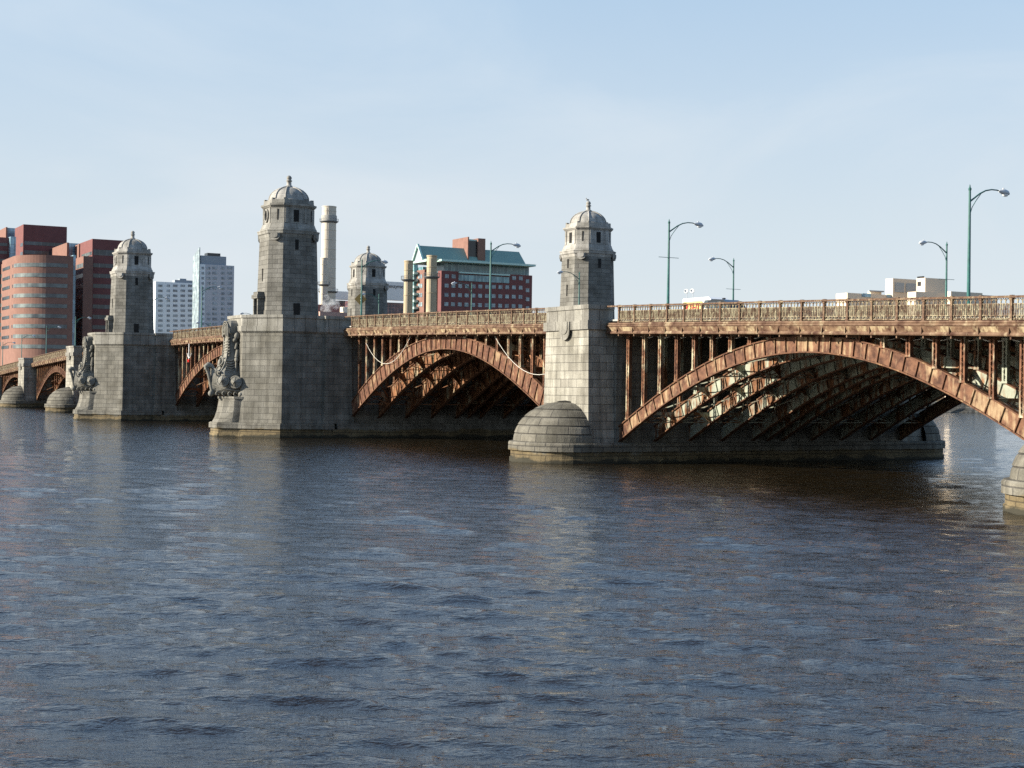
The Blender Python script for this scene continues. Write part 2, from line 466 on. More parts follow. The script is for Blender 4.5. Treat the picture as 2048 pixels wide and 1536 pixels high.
def span(cx, half, zi, ki, qi, ze, ke, qe, label, m_front, m_in, m_col, m_edge, ind_rows, ind_brace, x_lo, x_hi, m_in2=None):
    sp = empty("arch_span", BRIDGE)
    tag(sp, label)
    zint = lambda x: zi-ki*(x-cx)**2+qi*(x-cx)**4
    zext = lambda x: ze-ke*(x-cx)**2+qe*(x-cx)**4
    def frame(x):
        e = 0.01
        s = (zint(x+e)-zint(x-e))/(2*e)
        n = np.array((-s, 1.0))/sqrt(1+s*s)
        b = np.array((x, zint(x)))
        # march to extrados
        d = 0.8
        for _ in range(12):
            q = b+n*d
            d += (zext(q[0])-q[1])*n[1]*0.9
        return b, b+n*d
    ns = int(round(2*half/(P/2)))
    xs = [cx-half+2*half*i/ns for i in range(ns+1)]
    fr = [frame(x) for x in xs]
    mesh_cache = {}
    def rib_mesh(mat, edge, detail):
        mb = MB()
        n = len(fr)
        for sgn in (-1, 1):
            y = 0.045*sgn
            vs = []
            for b, tp in fr: vs += [(b[0], y, b[1]), (tp[0], y, tp[1])]
            mb.add(vs, [(2*i, 2*i+2, 2*i+3, 2*i+1) for i in range(n-1)])
        me_web = mb
        for i in range(n-1):
            for k in (0, 1):
                p = fr[i][k]; q = fr[i+1][k]
                off = -0.0 if k == 0 else 0.0
                dd = (fr[i][1]-fr[i][0]); dd = dd/np.linalg.norm(dd); d2 = (fr[i+1][1]-fr[i+1][0]); d2 = d2/np.linalg.norm(d2)
                tk = 0.09
                o = 0 if k == 0 else -tk
                a0 = p+dd*o; a1 = p+dd*(o+tk); b0 = q+d2*o; b1 = q+d2*(o+tk)
                hw = 0.17
                mb.add([(a0[0],-hw,a0[1]),(b0[0],-hw,b0[1]),(b1[0],-hw,b1[1]),(a1[0],-hw,a1[1]),
                        (a0[0],hw,a0[1]),(b0[0],hw,b0[1]),(b1[0],hw,b1[1]),(a1[0],hw,a1[1])],
                       [(0,1,2,3),(7,6,5,4),(0,4,5,1),(3,2,6,7)])
        for i in range(n):
            b, tp = fr[i]
            if tp[1] > 20: continue
            c = (b+tp)/2; d = (tp-b)/2*0.96
            tn = np.array((d[1], -d[0])); tn = tn/np.linalg.norm(tn)*0.035
            for sgn in (-1, 1):
                mb.obox((c[0], sgn*0.10, c[1]), (tn[0],0,tn[1]), (0,0.055,0), (d[0],0,d[1]))
        me = mb.mesh("arch_rib", mat)
        # flange edges in a second material
        me.materials.append(edge)
        nweb = 2*(n-1); nfl = (n-1)*2*4
        for p in me.polygons:
            if nweb <= p.index < nweb+nfl: p.material_index = 1
        return me
    mfront = rib_mesh(m_front, m_edge, True)
    min_ = rib_mesh(m_in, m_edge, False)
    min2 = rib_mesh(m_in2, m_edge, False) if m_in2 else min_
    for i, y in enumerate(RIB_Y):
        me = mfront if i in (0, len(RIB_Y)-1) else (min_ if i < 3 or not m_in2 else min2)
        rz_copy(me, "arch_rib", sp, (0, y, 0))
    # spandrel columns
    k0 = math.ceil((x_lo+0.3)/P); k1 = math.floor((x_hi-0.3)/P)
    rest = MB()
    for r, y in enumerate(RIB_Y):
        for k in range(k0, k1+1):
            x = k*P - (0 if cx < 50 else -0.03)
            zt = railz(x)-2.33
            zb = zext(x)-0.05 if abs(x-cx) < half+0.5 else 2.2
            if zb < 2.2: zb = 2.2
            if zt-zb < 0.12: continue
            mb = MB() if r in ind_rows else rest
            if r in ind_rows and r < 2:
                for sx in (-0.13, 0.13):
                    mb.box(x+sx-0.025, x+sx+0.025, y-0.15, y+0.15, zb, zt)
                    mb.box(x+sx-0.07, x+sx+0.07, y-0.175, y-0.152, zb, zt)
                # lacing
                z = zb; fl = 1
                while z+0.34 < zt:
                    mb.bar((x-0.13*fl, y-0.145, z), (x+0.13*fl, y-0.145, z+0.34), 0.02, 0.06, up=(0,1,0))
                    mb.bar((x-0.155, y-0.12*fl, z), (x-0.155, y+0.12*fl, z+0.34), 0.02, 0.05, up=(1,0,0))
                    mb.bar((x+0.165, y-0.12*fl, z), (x+0.165, y+0.12*fl, z+0.34), 0.02, 0.05, up=(1,0,0))
                    z += 0.34; fl = -fl
                mb.box(x-0.24, x+0.24, y-0.2, y+0.2, zb-0.03, zb+0.10)
                mb.box(x-0.24, x+0.24, y-0.2, y+0.2, zt-0.16, zt-0.003)
                mb.build("spandrel_column", m_col if r == 0 else (m_in), sp)
            else:
                mb.box(x-0.14, x+0.14, y-0.13, y+0.13, zb, zt)
    if rest.v:
        o = rest.build("spandrel_column", m_in, sp); tag(o, kind="stuff")
    # cross braces between neighbouring ribs
    rest = MB()
    for g in range(len(RIB_Y)-1):
        ya, yb = RIB_Y[g]+0.06, RIB_Y[g+1]-0.06
        wide = yb-ya > 2.0
        for i in range(3, len(fr)-2, 4):
            b, tp = fr[i]
            d = tp-b; dn = d/np.linalg.norm(d)
            tn = np.array((dn[1], -dn[0]))*0.02
            mb = MB() if g < ind_brace else rest
            c = (b+tp)/2
            if wide:
                # arched diaphragm plate : deep at ends, shallow mid
                H = np.linalg.norm(d)-0.2; nseg = 8
                vs = []
                for s in range(nseg+1):
                    f = s/nseg; yy = ya+(yb-ya)*f
                    e = abs(2*f-1)
                    dep = H*(0.28+0.72*max(0, (e-0.45)/0.55)**1.6)
                    top = tp-dn*0.1; bt = top-dn*dep
                    for sg in (-1, 1):
                        vs.append((top[0]+sg*tn[0], yy, top[1]+sg*tn[1])); vs.append((bt[0]+sg*tn[0], yy, bt[1]+sg*tn[1]))
                fs = []
                for s in range(nseg):
                    a = 4*s; e = a+4
                    fs += [(a, a+1, e+1, e), (a+2, e+2, e+3, a+3), (a, e, e+2, a+2), (a+1, a+3, e+3, e+1)]
                mb.add(vs, fs)
                lo = b+dn*0.15
                if i % 8 == 3:
                    mb.bar((lo[0], ya, lo[1]), (tp[0]-dn[0]*.3, yb, tp[1]-dn[1]*.3), 0.07, 0.07)
                    mb.bar((lo[0], yb, lo[1]), (tp[0]-dn[0]*.3, ya, tp[1]-dn[1]*.3), 0.07, 0.07)
                    mb.bar((lo[0], ya, lo[1]), (lo[0], yb, lo[1]), 0.09, 0.09)
            else:
                mb.obox((c[0], (ya+yb)/2, c[1]), (tn[0],0,tn[1]), (0,(yb-ya)/2,0), (d[0]*.35,0,d[1]*.35))
            if wide and i+4 < len(fr):
                q0, q1 = fr[i][1], fr[i+4][1]; a0, a1 = fr[i][0], fr[i+4][0]
                m0 = (q0+a0)/2; m1 = (q1+a1)/2
                mb.bar((m0[0], ya, m0[1]), (m1[0], yb, m1[1]), 0.08, 0.08)
                mb.bar((m0[0], yb, m0[1]), (m1[0], ya, m1[1]), 0.08, 0.08)
            if g < ind_brace: mb.build("cross_brace", m_in, sp)
    if rest.v:
        o = rest.build("cross_brace", m_in, sp); tag(o, kind="stuff")
    # bearing shoes at both springings of each rib
    for sx, i in ((cx-half, 0), (cx+half, -1)):
        b, tp = fr[i]
        mb = MB()
        sgn = -1 if i == 0 else 1
        for y in RIB_Y:
            c = (b+tp)/2
            mb.box(min(c[0]+sgn*0.1, c[0]+sgn*0.9), max(c[0]+sgn*0.1, c[0]+sgn*0.9), y-0.34, y+0.34, 1.72, tp[1]-0.15)
        mb.build("bearing_shoe", m_edge, sp)
    return zext

SPAN_A = dict(cx=22.5, half=25.0, zi=9.98, ki=0.0152, qi=4.4e-6, ze=11.37, ke=0.0118, qe=0.0)
SPAN_B = dict(cx=79.4, half=23.5, zi=8.78, ki=0.0150, qi=3.6e-6, ze=10.0, ke=0.0150, qe=4.0e-6)
span(**SPAN_B, label="nearest steel arch, rusty outer rib over pale green inner ribs", m_front=RUST_ARCH_B, m_in=PALE_STEEL, m_col=RUST_COL, m_edge=RUST_EDGE,
     ind_rows=(0, 1), ind_brace=2, x_lo=56.0, x_hi=102.9, m_in2=None)
span(**SPAN_A, label="second arch, rusty throughout, with white cables looped behind its columns", m_front=RUST_ARCH_A, m_in=MIX_STEEL, m_col=RUST_COL, m_edge=RUST_EDGE,
     ind_rows=(0, 1), ind_brace=2, x_lo=-2.3, x_hi=48.0)
span(cx=MID, half=31.0, zi=10.7, ki=0.0088, qi=0, ze=12.15, ke=0.0083, qe=0, label="main arch between the two ship-prow piers", m_front=RUST_ARCH_A, m_in=MIX_STEEL,
     m_col=RUST_COL, m_edge=RUST_EDGE, ind_rows=(0,), ind_brace=0, x_lo=-78.0, x_hi=-16.0)
A_ = 2*MID-22.5; B_ = 2*MID-79.4
span(cx=A_, half=25.0, zi=9.7, ki=0.0152, qi=4.4e-6, ze=11.1, ke=0.0118, qe=0, label="small arch left of the far ship-prow pier", m_front=RUST_ARCH_A, m_in=MIX_STEEL,
     m_col=RUST_COL, m_edge=RUST_EDGE, ind_rows=(), ind_brace=0, x_lo=A_-25, x_hi=A_+25)
span(cx=B_, half=23.3, zi=8.3, ki=0.0150, qi=3.6e-6, ze=9.55, ke=0.0150, qe=4e-6, label="farther small arch between two domed cutwaters", m_front=RUST_ARCH_A, m_in=MIX_STEEL,
     m_col=RUST_COL, m_edge=RUST_EDGE, ind_rows=(), ind_brace=0, x_lo=B_-23.3, x_hi=B_+23.3)
C_ = X5-4.2-20.0
span(cx=C_, half=20.0, zi=7.2, ki=0.0150, qi=3.6e-6, ze=8.4, ke=0.0150, qe=4e-6, label="last arch at the left edge of the photo", m_front=RUST_ARCH_A, m_in=MIX_STEEL,
     m_col=RUST_COL, m_edge=RUST_EDGE, ind_rows=(), ind_brace=0, x_lo=C_-20, x_hi=C_+20)

# deck, fascia
XS = [X6+P*0 + P*i for i in range(int((113-X6)/P)+1)]
dk = MB()
dk.extr([(0.9,-2.0),(W_B-0.9,-2.0),(W_B-0.9,-1.28),(0.9,-1.28)], XS, railz)
dk.build("deck_slab", CONC, BRIDGE)
rd = MB(); rd.extr([(3.2,-1.276),(W_B-3.2,-1.276),(W_B-3.2,-1.27),(3.2,-1.27)], XS, railz)
rd.build("roadway", ASPH, BRIDGE)
for y0, y1 in ((0.2, 3.1), (W_B-3.1, W_B-0.2)):
    sw = MB(); sw.extr([(y0,-1.27),(y1,-1.27),(y1,-1.14),(y0,-1.14)], XS, railz)
    sw.build("sidewalk", plain("sidewalk_concrete", (0.34,0.33,0.30), 0.9), BRIDGE)
fb = MB()
for x in [k*P for k in range(math.ceil((X6)/P), int(108/P))]:
    zt = railz(x)-2.003
    fb.box(x-0.12, x+0.12, 0.6, W_B-0.6, zt-0.33, zt)
for y in RIB_Y:
    fb.extr([(y-0.12,-2.36),(y+0.12,-2.36),(y+0.12,-2.19),(y-0.12,-2.19)], XS, lambda x: railz(x)+0.16)
tag(fb.build("floor_beams", CONC, BRIDGE), kind="stuff")

def dense(x0, x1, st=P):
    n = max(1, int(round((x1-x0)/st)))
    return [x0+(x1-x0)*i/n for i in range(n+1)]
# parapet sections between pier blocks
SECT = [(X0+3.6, 113), (X1+3.5, X0-3.6), (X2+7.1, X1-3.5), (X3+7.1, X2-7.1), (X4+3.5, X3-7.1), (X5+3.5, X4-3.5), (X6+3.5, X5-3.5)]
def panel_mesh():
    mb = MB()
    n = 6; x0 = 0.10; x1 = P-0.10; w_ = (x1-x0)/n
    for i in range(n+1):
        x = x0+w_*i
        mb.box(x-0.022, x+0.022, -0.03, 0.03, -1.33, -0.14)
        mb.box(x-0.045, x+0.045, -0.045, 0.045, -0.80, -0.73)
        for sg in (-1, 1):
            if 0 <= i+sg*0.5 <= n:
                mb.bar((x+sg*0.02, 0, -0.30), (x+sg*0.13, 0, -0.19), 0.03, 0.03)
                mb.bar((x+sg*0.13, 0, -0.19), (x+sg*w_/2, 0, -0.155), 0.03, 0.03)
    for i in range(n):
        x = x0+w_*(i+0.5)
        mb.box(x-0.024, x+0.024, -0.025, 0.025, -1.10, -0.43)
        mb.box(x-0.04, x+0.04, -0.035, 0.035, -0.54, -0.48)
        mb.box(x-0.04, x+0.04, -0.035, 0.035, -1.06, -1.0)
        for d_ in (-0.085, 0.085):
            mb.box(x+d_-0.011, x+d_+0.011, -0.015, 0.015, -1.10, -0.44)
            mb.bar((x, 0, -1.32), (x+d_*1.6, 0, -1.14), 0.022, 0.022)
    mb.box(x0-0.03, x1+0.03, -0.035, 0.035, -0.475, -0.441)
    mb.box(x0-0.03, x1+0.03, -0.035, 0.035, -1.14, -1.101)
    mb.box(x0-0.03, x1+0.03, -0.05, 0.05, -1.36, -1.31)
    return mb.mesh("baluster_panel", BAL_M)
def post_mesh():
    mb = MB()
    mb.box(-0.085, 0.085, -0.09, 0.09, -1.40, -0.12)
    mb.box(-0.12, 0.12, -0.12, 0.12, -1.42, -1.27)
    mb.box(-0.12, 0.12, -0.12, 0.12, -0.24, -0.13)
    mb.box(-0.10, 0.10, -0.11, 0.11, -0.02, 0.035)
    return mb.mesh("post", RAIL_M)
PANEL, POST = panel_mesh(), post_mesh()
npost = 0
far_rest = []
for si, (xa, xb) in enumerate(SECT):
    pr = empty("parapet", BRIDGE)
    xs = dense(xa, xb)
    hr = MB()
    hr.extr([(-0.10,-0.13),(0.10,-0.13),(0.11,-0.05),(0.05,0.0),(-0.05,0.0),(-0.11,-0.05)], xs, railz)
    hr.build("handrail", RAIL_M, pr)
    fa = MB()
    fa.extr([(-0.10,-1.60),(-0.16,-1.52),(-0.10,-1.42),(0.3,-1.42),(0.3,-1.60)], xs, railz)
    fa.extr([(-0.20,-1.76),(-0.26,-1.68),(-0.20,-1.602),(0.3,-1.602),(0.3,-1.76)], xs, railz)
    fa.build("rope_moulding", RUST_FASCIA, pr)
    fc = MB()
    fc.extr([(-0.02,-2.10),(-0.16,-1.80),(-0.16,-1.762),(0.3,-1.762),(0.3,-2.10)], xs, railz)
    fc.build("fascia_band", RUST_CREAM, pr)
    fd = MB()
    fd.extr([(-0.10,-2.32),(-0.14,-2.24),(-0.05,-2.103),(0.9,-2.103),(0.9,-2.32)], xs, railz)
    # soffit brackets
    k0 = math.ceil(xa/P); k1 = math.floor(xb/P)
    for k in range(k0, k1+1):
        x = k*P; z = railz(x)
        fd.box(x-0.05, x+0.05, 0.0, 1.0, z-2.5, z-2.323)
        fd.box(x-0.03, x+0.03, -0.175, -0.03, z-2.22, z-1.765)
    fd.build("lower_moulding", RUST_FASCIA, pr)
    kk = list(range(k0, k1+1))
    if si in (0, 1, 2, 3):
        for k in kk:
            x = k*P; sl = (railz(x+P)-railz(x))/P
            if npost < 100:
                rz_copy(POST, "post", pr, (x, 0.08, railz(x)))
                npost += 1
                if x+P < xb+0.2: rz_copy(PANEL, "baluster_panel", pr, (x, 0.08, railz(x)), (0, -math.atan(sl), 0))
            else: far_rest.append((x, xb))
    else:
        for k in kk: far_rest.append((k*P, xb))
# distant balusters, one object; and the far side parapet
mbp = MB(); mbq = MB()
for x, xb in far_rest:
    z = railz(x)
    mbq.box(x-0.085, x+0.085, 0.0, 0.16, z-1.40, z-0.13)
    if x+P > xb: continue
    for i in range(12):
        xx = x+0.1+(P-0.2)*(i+0.5)/12; z = railz(xx)
        mbp.box(xx-0.04, xx+0.04, 0.05, 0.11, z-1.36, z-0.13)
        mbp.box(xx-0.09, xx+0.09, 0.055, 0.105, z-0.5, z-0.45)
        mbp.box(xx-0.09, xx+0.09, 0.055, 0.105, z-1.14, z-1.08)
tag(mbp.build("baluster_panel", BAL_M, BRIDGE), kind="stuff")
tag(mbq.build("post", RAIL_M, BRIDGE), kind="stuff")
fp = empty("parapet", BRIDGE)
tag(fp, "parapet along the far side of the deck")
mb = MB()
mb.extr([(-0.1,-0.13),(0.1,-0.13),(0.1,0),(-0.1,0)], XS, railz, yo=W_B-0.08)
mb.build("handrail", RAIL_M, fp)
mb = MB(); mb.extr([(0.9,-2.32),(0.05,-2.32),(-0.2,-1.6),(-0.2,-1.42),(0.9,-1.42)], XS, railz, yo=W_B-0.3)
mb.build("fascia_band", RUST_FASCIA, fp)
mb = MB()
for x in XS[:-1]:
    for i in range(8):
        xx = x+P*(i+0.5)/8; z = railz(xx); wd = 0.1 if i == 0 else 0.03
        mb.box(xx-wd, xx+wd, W_B-0.13, W_B-0.03, z-1.42, z-0.13)
tag(mb.build("baluster_panel", RAIL_M, fp), kind="stuff")

# ------------------------------------------------------------------ ordinary piers
def capsule(cx, hw, ya, yb, n=16):
    """stadium plan, CCW"""
    pts = [(cx+hw*cos(a), ya+hw*sin(a)) for a in [pi+pi*i/n for i in range(n+1)]]
    pts += [(cx+hw*cos(a), yb+hw*sin(a)) for a in [pi*i/n for i in range(n+1)]]
    return pts
def cap_ring(mb, cx, hw, ya, yb, prof):
    """lofted stadium with UV running round it; prof = [(offset,z)]"""
    rings = [capsule(cx, hw+o, ya, yb) for o, z in prof]
    n = len(rings[0]); base = capsule(cx, hw, ya, yb)
    per = [0]
    for i in range(n): a = base[i]; b = base[(i+1) % n]; per.append(per[-1]+math.hypot(a[0]-b[0], a[1]-b[1]))
    vs = [(x, y, prof[j][1]) for j in range(len(prof)) for x, y in rings[j]]
    fs = []; uv = []
    for j in range(len(prof)-1):
        for i in range(n):
            i2 = (i+1) % n
            fs.append((j*n+i, j*n+i2, (j+1)*n+i2, (j+1)*n+i))
            uv.append(((per[i], prof[j][1]), (per[i+1], prof[j][1]), (per[i+1], prof[j+1][1]), (per[i], prof[j+1][1])))
    mb.add(vs, fs, uv)
    mb.add(vs[-n:], [tuple(range(n))])
    return mb
def shield_mb(c, nrm, wd, ht, th):
    """pendant shield: flat outline with rounded foot"""
    nrm = np.array(nrm, float); nrm /= np.linalg.norm(nrm)
    t = np.array((-nrm[1], nrm[0], 0)); c = np.array(c, float)
    out = [(-wd/2, 0), (-wd/2, -ht*0.55)] + [(-wd/2*cos(a), -ht*0.55-ht*0.45*sin(a)) for a in [pi*i/8 for i in range(1, 8)]] + [(wd/2, -ht*0.55), (wd/2, 0)]
    mb = MB()
    n = len(out)
    for sc, t0, t1 in ((1.0, 0, th), (0.68, th+0.003, th*1.6)):
        A = [c+t*u*sc+nrm*t0+np.array((0,0,v*sc)) for u, v in out]
        B = [c+t*u*sc+nrm*t1+np.array((0,0,v*sc)) for u, v in out]
        mb.add(A+B, [tuple(range(n))[::-1], tuple(range(n, 2*n))]+[(i, (i+1)%n, n+(i+1)%n, n+i) for i in range(n)])
    return mb
def minor_pier(cx, label):
    pr = empty("pier", BRIDGE); tag(pr, label)
    zt = railz(cx)-0.03
    ya, yb = -1.75, W_B+1.75
    mb = MB()
    cap_ring(mb, cx, 4.6, ya, yb, [(0.14,-4),(0.12,0.33),(0.02,0.36),(0.02,0.90),(-0.04,0.91),(-0.04,0.95)])
    mb.build("base", G_BASE, pr)
    mb = MB(); cap_ring(mb, cx, 4.6, ya, yb, [(0.0,0.953),(0.22,0.958),(0.22,1.55),(0.12,1.67)])
    mb.build("ledge", G_DOME, pr)
    for yy, a0 in ((ya, pi), (yb, 0)):
        prof = []
        zs = [1.673, 2.40, 3.09, 3.77, 4.38, 5.03]
        R = 4.32
        def rr(z):
            s = (z-1.67)/(5.06-1.67); return R*sqrt(max(0, 1-s*s))
        for i in range(5):
            za, zb_ = zs[i], zs[i+1]
            prof.append((rr(za)+0.09, za)); 
            for q in (0.33, 0.66): prof.append((rr(za+(zb_-za)*q)+0.07, za+(zb_-za)*q))
            prof.append((rr(zb_)+0.03, zb_-0.03)); prof.append((rr(zb_)-0.0, zb_))
        prof[-1] = (0.9, 5.03); prof.append((0.0, 5.12))
        mb = MB(); mb.v0 = 1.67-0.68; mb.lathe(cx, yy, prof, n=28, a0=a0, a1=a0+pi, smooth=False)
        mb.build("domed_cutwater", G_DOME, pr)
    # wall under the deck
    zw = railz(cx)-2.36
    mb = MB(); mb.box(cx-4.0, cx+4.0, 0.72, W_B-0.72, 1.674, zw)
    mb.build("pier_wall", G_PIER, pr)
    for y0, y1, yo in ((ya, 0.7, -1), (W_B-0.7, W_B+1.75, 1)):
        mb = MB()
        hb, ht = 3.86, 3.5
        pl = lambda h, o=0: [(cx-h, y0-(o if yo < 0 else 0)), (cx+h, y0-(o if yo < 0 else 0)), (cx+h, y1+(o if yo > 0 else 0)), (cx-h, y1+(o if yo > 0 else 0))]
        mb.prism(pl(hb+0.02, 0.12), 1.674, 2.6, pl(hb-0.1, 0.05))
        mb.prism(pl(hb-0.1, 0.05), 2.603, zt-2.05, pl(ht))
        mb.build("shaft", G_LIGHT, pr)
        mb = MB()
        mb.prism(pl(ht+0.18, 0.18), zt-2.047, zt-1.30, pl(ht+0.18, 0.18))
        mb.prism(pl(ht-0.02, 0.0), zt-1.297, zt-0.36)
        mb.prism(pl(ht+0.10, 0.10), zt-0.357, zt)
        mb.build("coping", G_CAP, pr)
        yf = y0 if yo < 0 else y1
        shield_mb((cx, yf+yo*0.183, zt-1.35), (0, yo, 0), 1.7, 1.55, 0.10).build("carved_shield", G_CAP, pr)
    return pr
minor_pier(X1, "nearer plain granite pier with domed cutwater, between the two big arches")
minor_pier(X0, "granite pier cut off by the right edge of the photo")
minor_pier(X4, "small granite pier next left of the far ship-prow pier")
minor_pier(X5, "small granite pier at the far left edge")
minor_pier(X6, "granite pier beyond the left edge of the photo")

# ------------------------------------------------------------------ ship-prow piers
def offset_poly(pts, d):
    n = len(pts); out = []
    for i in range(n):
        p0, p1, p2 = np.array(pts[i-1]), np.array(pts[i]), np.array(pts[(i+1) % n])
        e1 = p1-p0; e2 = p2-p1
        n1 = np.array((e1[1], -e1[0]))/np.linalg.norm(e1); n2 = np.array((e2[1], -e2[0]))/np.linalg.norm(e2)
        b = n1+n2; k = 1+n1@n2
        q = p1+b*d/max(k, 0.3)
        out.append((float(q[0]), float(q[1])))
    return out
def bumpy(mb, amp, seed=1, sc=1.7):
    from mathutils import noise as mn
    for i, v in enumerate(mb.v):
        n = mn.noise_vector(Vector(v)*sc+Vector((seed*7.1, 0, 0)))
        mb.v[i] = (v[0]+n.x*amp, v[1]+n.y*amp, v[2]+n.z*amp)
    return mb

def prow_pier(cx, label):
    pr = empty("pier", BRIDGE); tag(pr, label)
    zt = railz(-9.24)-0.05+0.05
    zt = 14.2
    def plan(sgn):
        y = lambda v: v if sgn < 0 else W_B-v
        pts = [(cx-2.6, y(-10.85)), (cx+2.6, y(-10.85)), (cx+6.6, y(-7.4)), (cx+6.6, y(-2.2)), (cx+7.1, y(-2.2)), (cx+7.1, y(0.9)), (cx-7.1, y(0.9)), (cx-7.1, y(-2.2)), (cx-6.6, y(-2.2)), (cx-6.6, y(-7.4))]
        if sgn > 0: pts = pts[::-1]
        return pts
    mb = MB(); mb.box(cx-6.9, cx+6.9, 0.92, W_B-0.92, 1.674, railz(cx)-2.36)
    mb.build("pier_wall", G_PIER, pr)
    mb = MB(); mb.box(cx-7.75, cx+7.75, -1.5, W_B+1.5, -4, 0.98)
    mb.build("base", G_BASE, pr)
    mb = MB(); mb.box(cx-7.6, cx+7.6, -0.9, W_B+0.9, 0.983, 1.67)
    mb.build("ledge", G_PIER, pr)
    for sgn in (-1, 1):
        y = lambda v: v if sgn < 0 else W_B-v
        pl = plan(sgn)
        # octagon-ish bastion footprint for the base, with nose for the prow pedestal
        nose = [(cx-1.5, y(-13.3)), (cx+1.5, y(-13.3)), (cx+2.9, y(-11.3)), (cx+7.0, y(-7.7)), (cx+7.0, y(-2.6)), (cx+7.62, y(-2.6)), (cx+7.62, y(-1.52)), (cx-7.62, y(-1.52)), (cx-7.62, y(-2.6)), (cx-7.0, y(-2.6)), (cx-7.0, y(-7.7)), (cx-2.9, y(-11.3))]
        if sgn > 0: nose = nose[::-1]
        mb = MB(); mb.prism(offset_poly(nose, 0.12), -4, 0.36); mb.prism(nose, 0.363, 0.93); mb.prism(offset_poly(nose,-0.05), 0.933, 0.98)
        mb.build("base", G_BASE, pr)
        mb = MB(); mb.prism(offset_poly(nose, 0.20), 0.983, 1.60, offset_poly(nose, 0.18)); mb.prism(offset_poly(nose, 0.08), 1.603, 1.66)
        mb.build("ledge", G_PIER, pr)
        # bastion body: flare low down, then gentle batter
        mb = MB()
        lv = [(0.34, 1.67), (0.24, 2.6), (0.16, 4.0), (0.06, 8.0), (0.0, 12.1)]
        for (o0, z0), (o1, z1) in zip(lv[:-1], lv[1:]):
            mb.prism(offset_poly(pl, o0), z0+0.0015, z1, offset_poly(pl, o1))
        mb.build("bastion", G_PIER, pr)
        mb = MB()
        mb.prism(offset_poly(pl, 0.05), 12.103, 12.30, offset_poly(pl, 0.22))
        mb.prism(offset_poly(pl, 0.24), 12.303, 12.90)
        mb.prism(offset_poly(pl, 0.10), 12.903, 13.84)
        mb.prism(offset_poly(pl, 0.22), 13.843, zt)
        mb.build("coping", G_CAP, pr)
        # pedestal under the prow
        mb = MB()
        prof = [(1.664, -13.35, 1.75), (2.2, -13.05, 1.7), (3.0, -12.8, 1.65), (3.9, -12.65, 1.62), (4.4, -12.6, 1.62)]
        rings = []
        for z, yy, hw in prof:
            ring = [(cx-2.75, y(-10.9)), (cx-2.35, y(-10.9-0.45*( -yy-10.9)))]
            ring += [(cx-hw+0.0, y(yy+0.55)), (cx-hw*0.62, y(yy+0.08)), (cx, y(yy-0.08)), (cx+hw*0.62, y(yy+0.08)), (cx+hw, y(yy+0.55))]
            ring += [(cx+2.35, y(-10.9-0.45*(-yy-10.9))), (cx+2.75, y(-10.9))]
            if sgn > 0: ring = ring[::-1]
            rings.append((z, ring))
        for (z0, r0), (z1, r1) in zip(rings[:-1], rings[1:]):
            mb.prism(r0, z0+0.0015, z1, r1)
        mb.prism(offset_poly(rings[-1][1], 0.12), 4.403, 4.66)
        mb.build("prow_pedestal", G_PIER, pr)
        # ---- carved ship prow
        def pt(x, yy, z): return (cx+x, y(yy), z)
        # hull: cross-sections along y
        mb = MB()
        secs = []
        for yy, hw, zk, zg in [(-10.7,2.45,4.7,6.6),(-11.4,2.25,4.7,6.65),(-12.1,1.85,4.75,6.85),(-12.8,1.3,4.9,7.2),(-13.3,0.75,5.1,7.6),(-13.75,0.28,5.25,7.9)]:
            sec = []
            for i in range(9):
                a = pi*i/8
                xx = hw*cos(a)*(1 if abs(cos(a)) < .99 else 1)
                zz = zg-(zg-zk)*(sin(a)**0.75)
                sec.append(pt(xx, yy, zz))
            secs.append(sec)
        vs = [p for s in secs for p in s]; n = 9; fs = []
        for j in range(len(secs)-1):
            for i in range(n-1): fs.append((j*n+i, j*n+i+1, (j+1)*n+i+1, (j+1)*n+i))
            fs.append((j*n, (j+1)*n, (j+1)*n+n-1, j*n+n-1))
        mb.add(vs, fs); mb.add(secs[0], [tuple(range(n))]); mb.add(secs[-1], [tuple(range(n))])
        # gunwale and strakes
        for sx in (-1, 1):
            mb.tube([pt(sx*h_, yy, z) for yy, h_, z in [(-10.7,2.5,6.62),(-11.4,2.3,6.67),(-12.1,1.9,6.88),(-12.8,1.35,7.24),(-13.3,0.8,7.64),(-13.7,0.3,8.05)]], 0.11, 6)
            mb.tube([pt(sx*h_, yy, z) for yy, h_, z in [(-10.7,2.35,5.35),(-11.4,2.15,5.35),(-12.1,1.78,5.45),(-12.8,1.25,5.65),(-13.3,0.72,5.9),(-13.65,0.3,6.1)]], 0.09, 6)
            # keel scrollwork
            for q in range(5):
                f = q/4.0
                yy = -10.9-2.3*f; hh = 2.35-1.5*f**1.5
                c = pt(sx*hh, yy, 4.95+0.08*f)
                mb.tube([(c[0]+0.0, c[1]+0.22*cos(a), c[2]+0.2*sin(a)) for a in [0.3+pi*1.5*k/7 for k in range(8)]], 0.07, 5)
            mb.sphere(pt(sx*2.45, -10.95, 4.95), (0.28,0.28,0.28), 10, 7)
        bumpy(mb, 0.02, 1, 2.2)
        mb.build("prow_hull", G_CARVE, pr)
        # stem post with curled head
        mb = MB()
        mb.tube([pt(0,-13.45,4.9), pt(0,-13.7,5.5), pt(0,-13.85,6.3), pt(0,-14.05,7.2), pt(0,-14.3,8.0)], [0.24,0.2,0.2,0.22,0.26], 8)
        mb.sphere(pt(0,-13.75,5.0), (0.36,0.36,0.36), 12, 8)
        mb.tube([pt(0,-14.32,7.85), pt(0,-14.42,8.1), pt(0,-14.15,8.3), pt(0,-13.75,8.2), pt(0,-13.5,7.95)], [0.24,0.32,0.36,0.30,0.2], 10)
        mb.tube([pt(0,-14.3,7.72), pt(0,-14.28,7.8)], 0.34, 12)
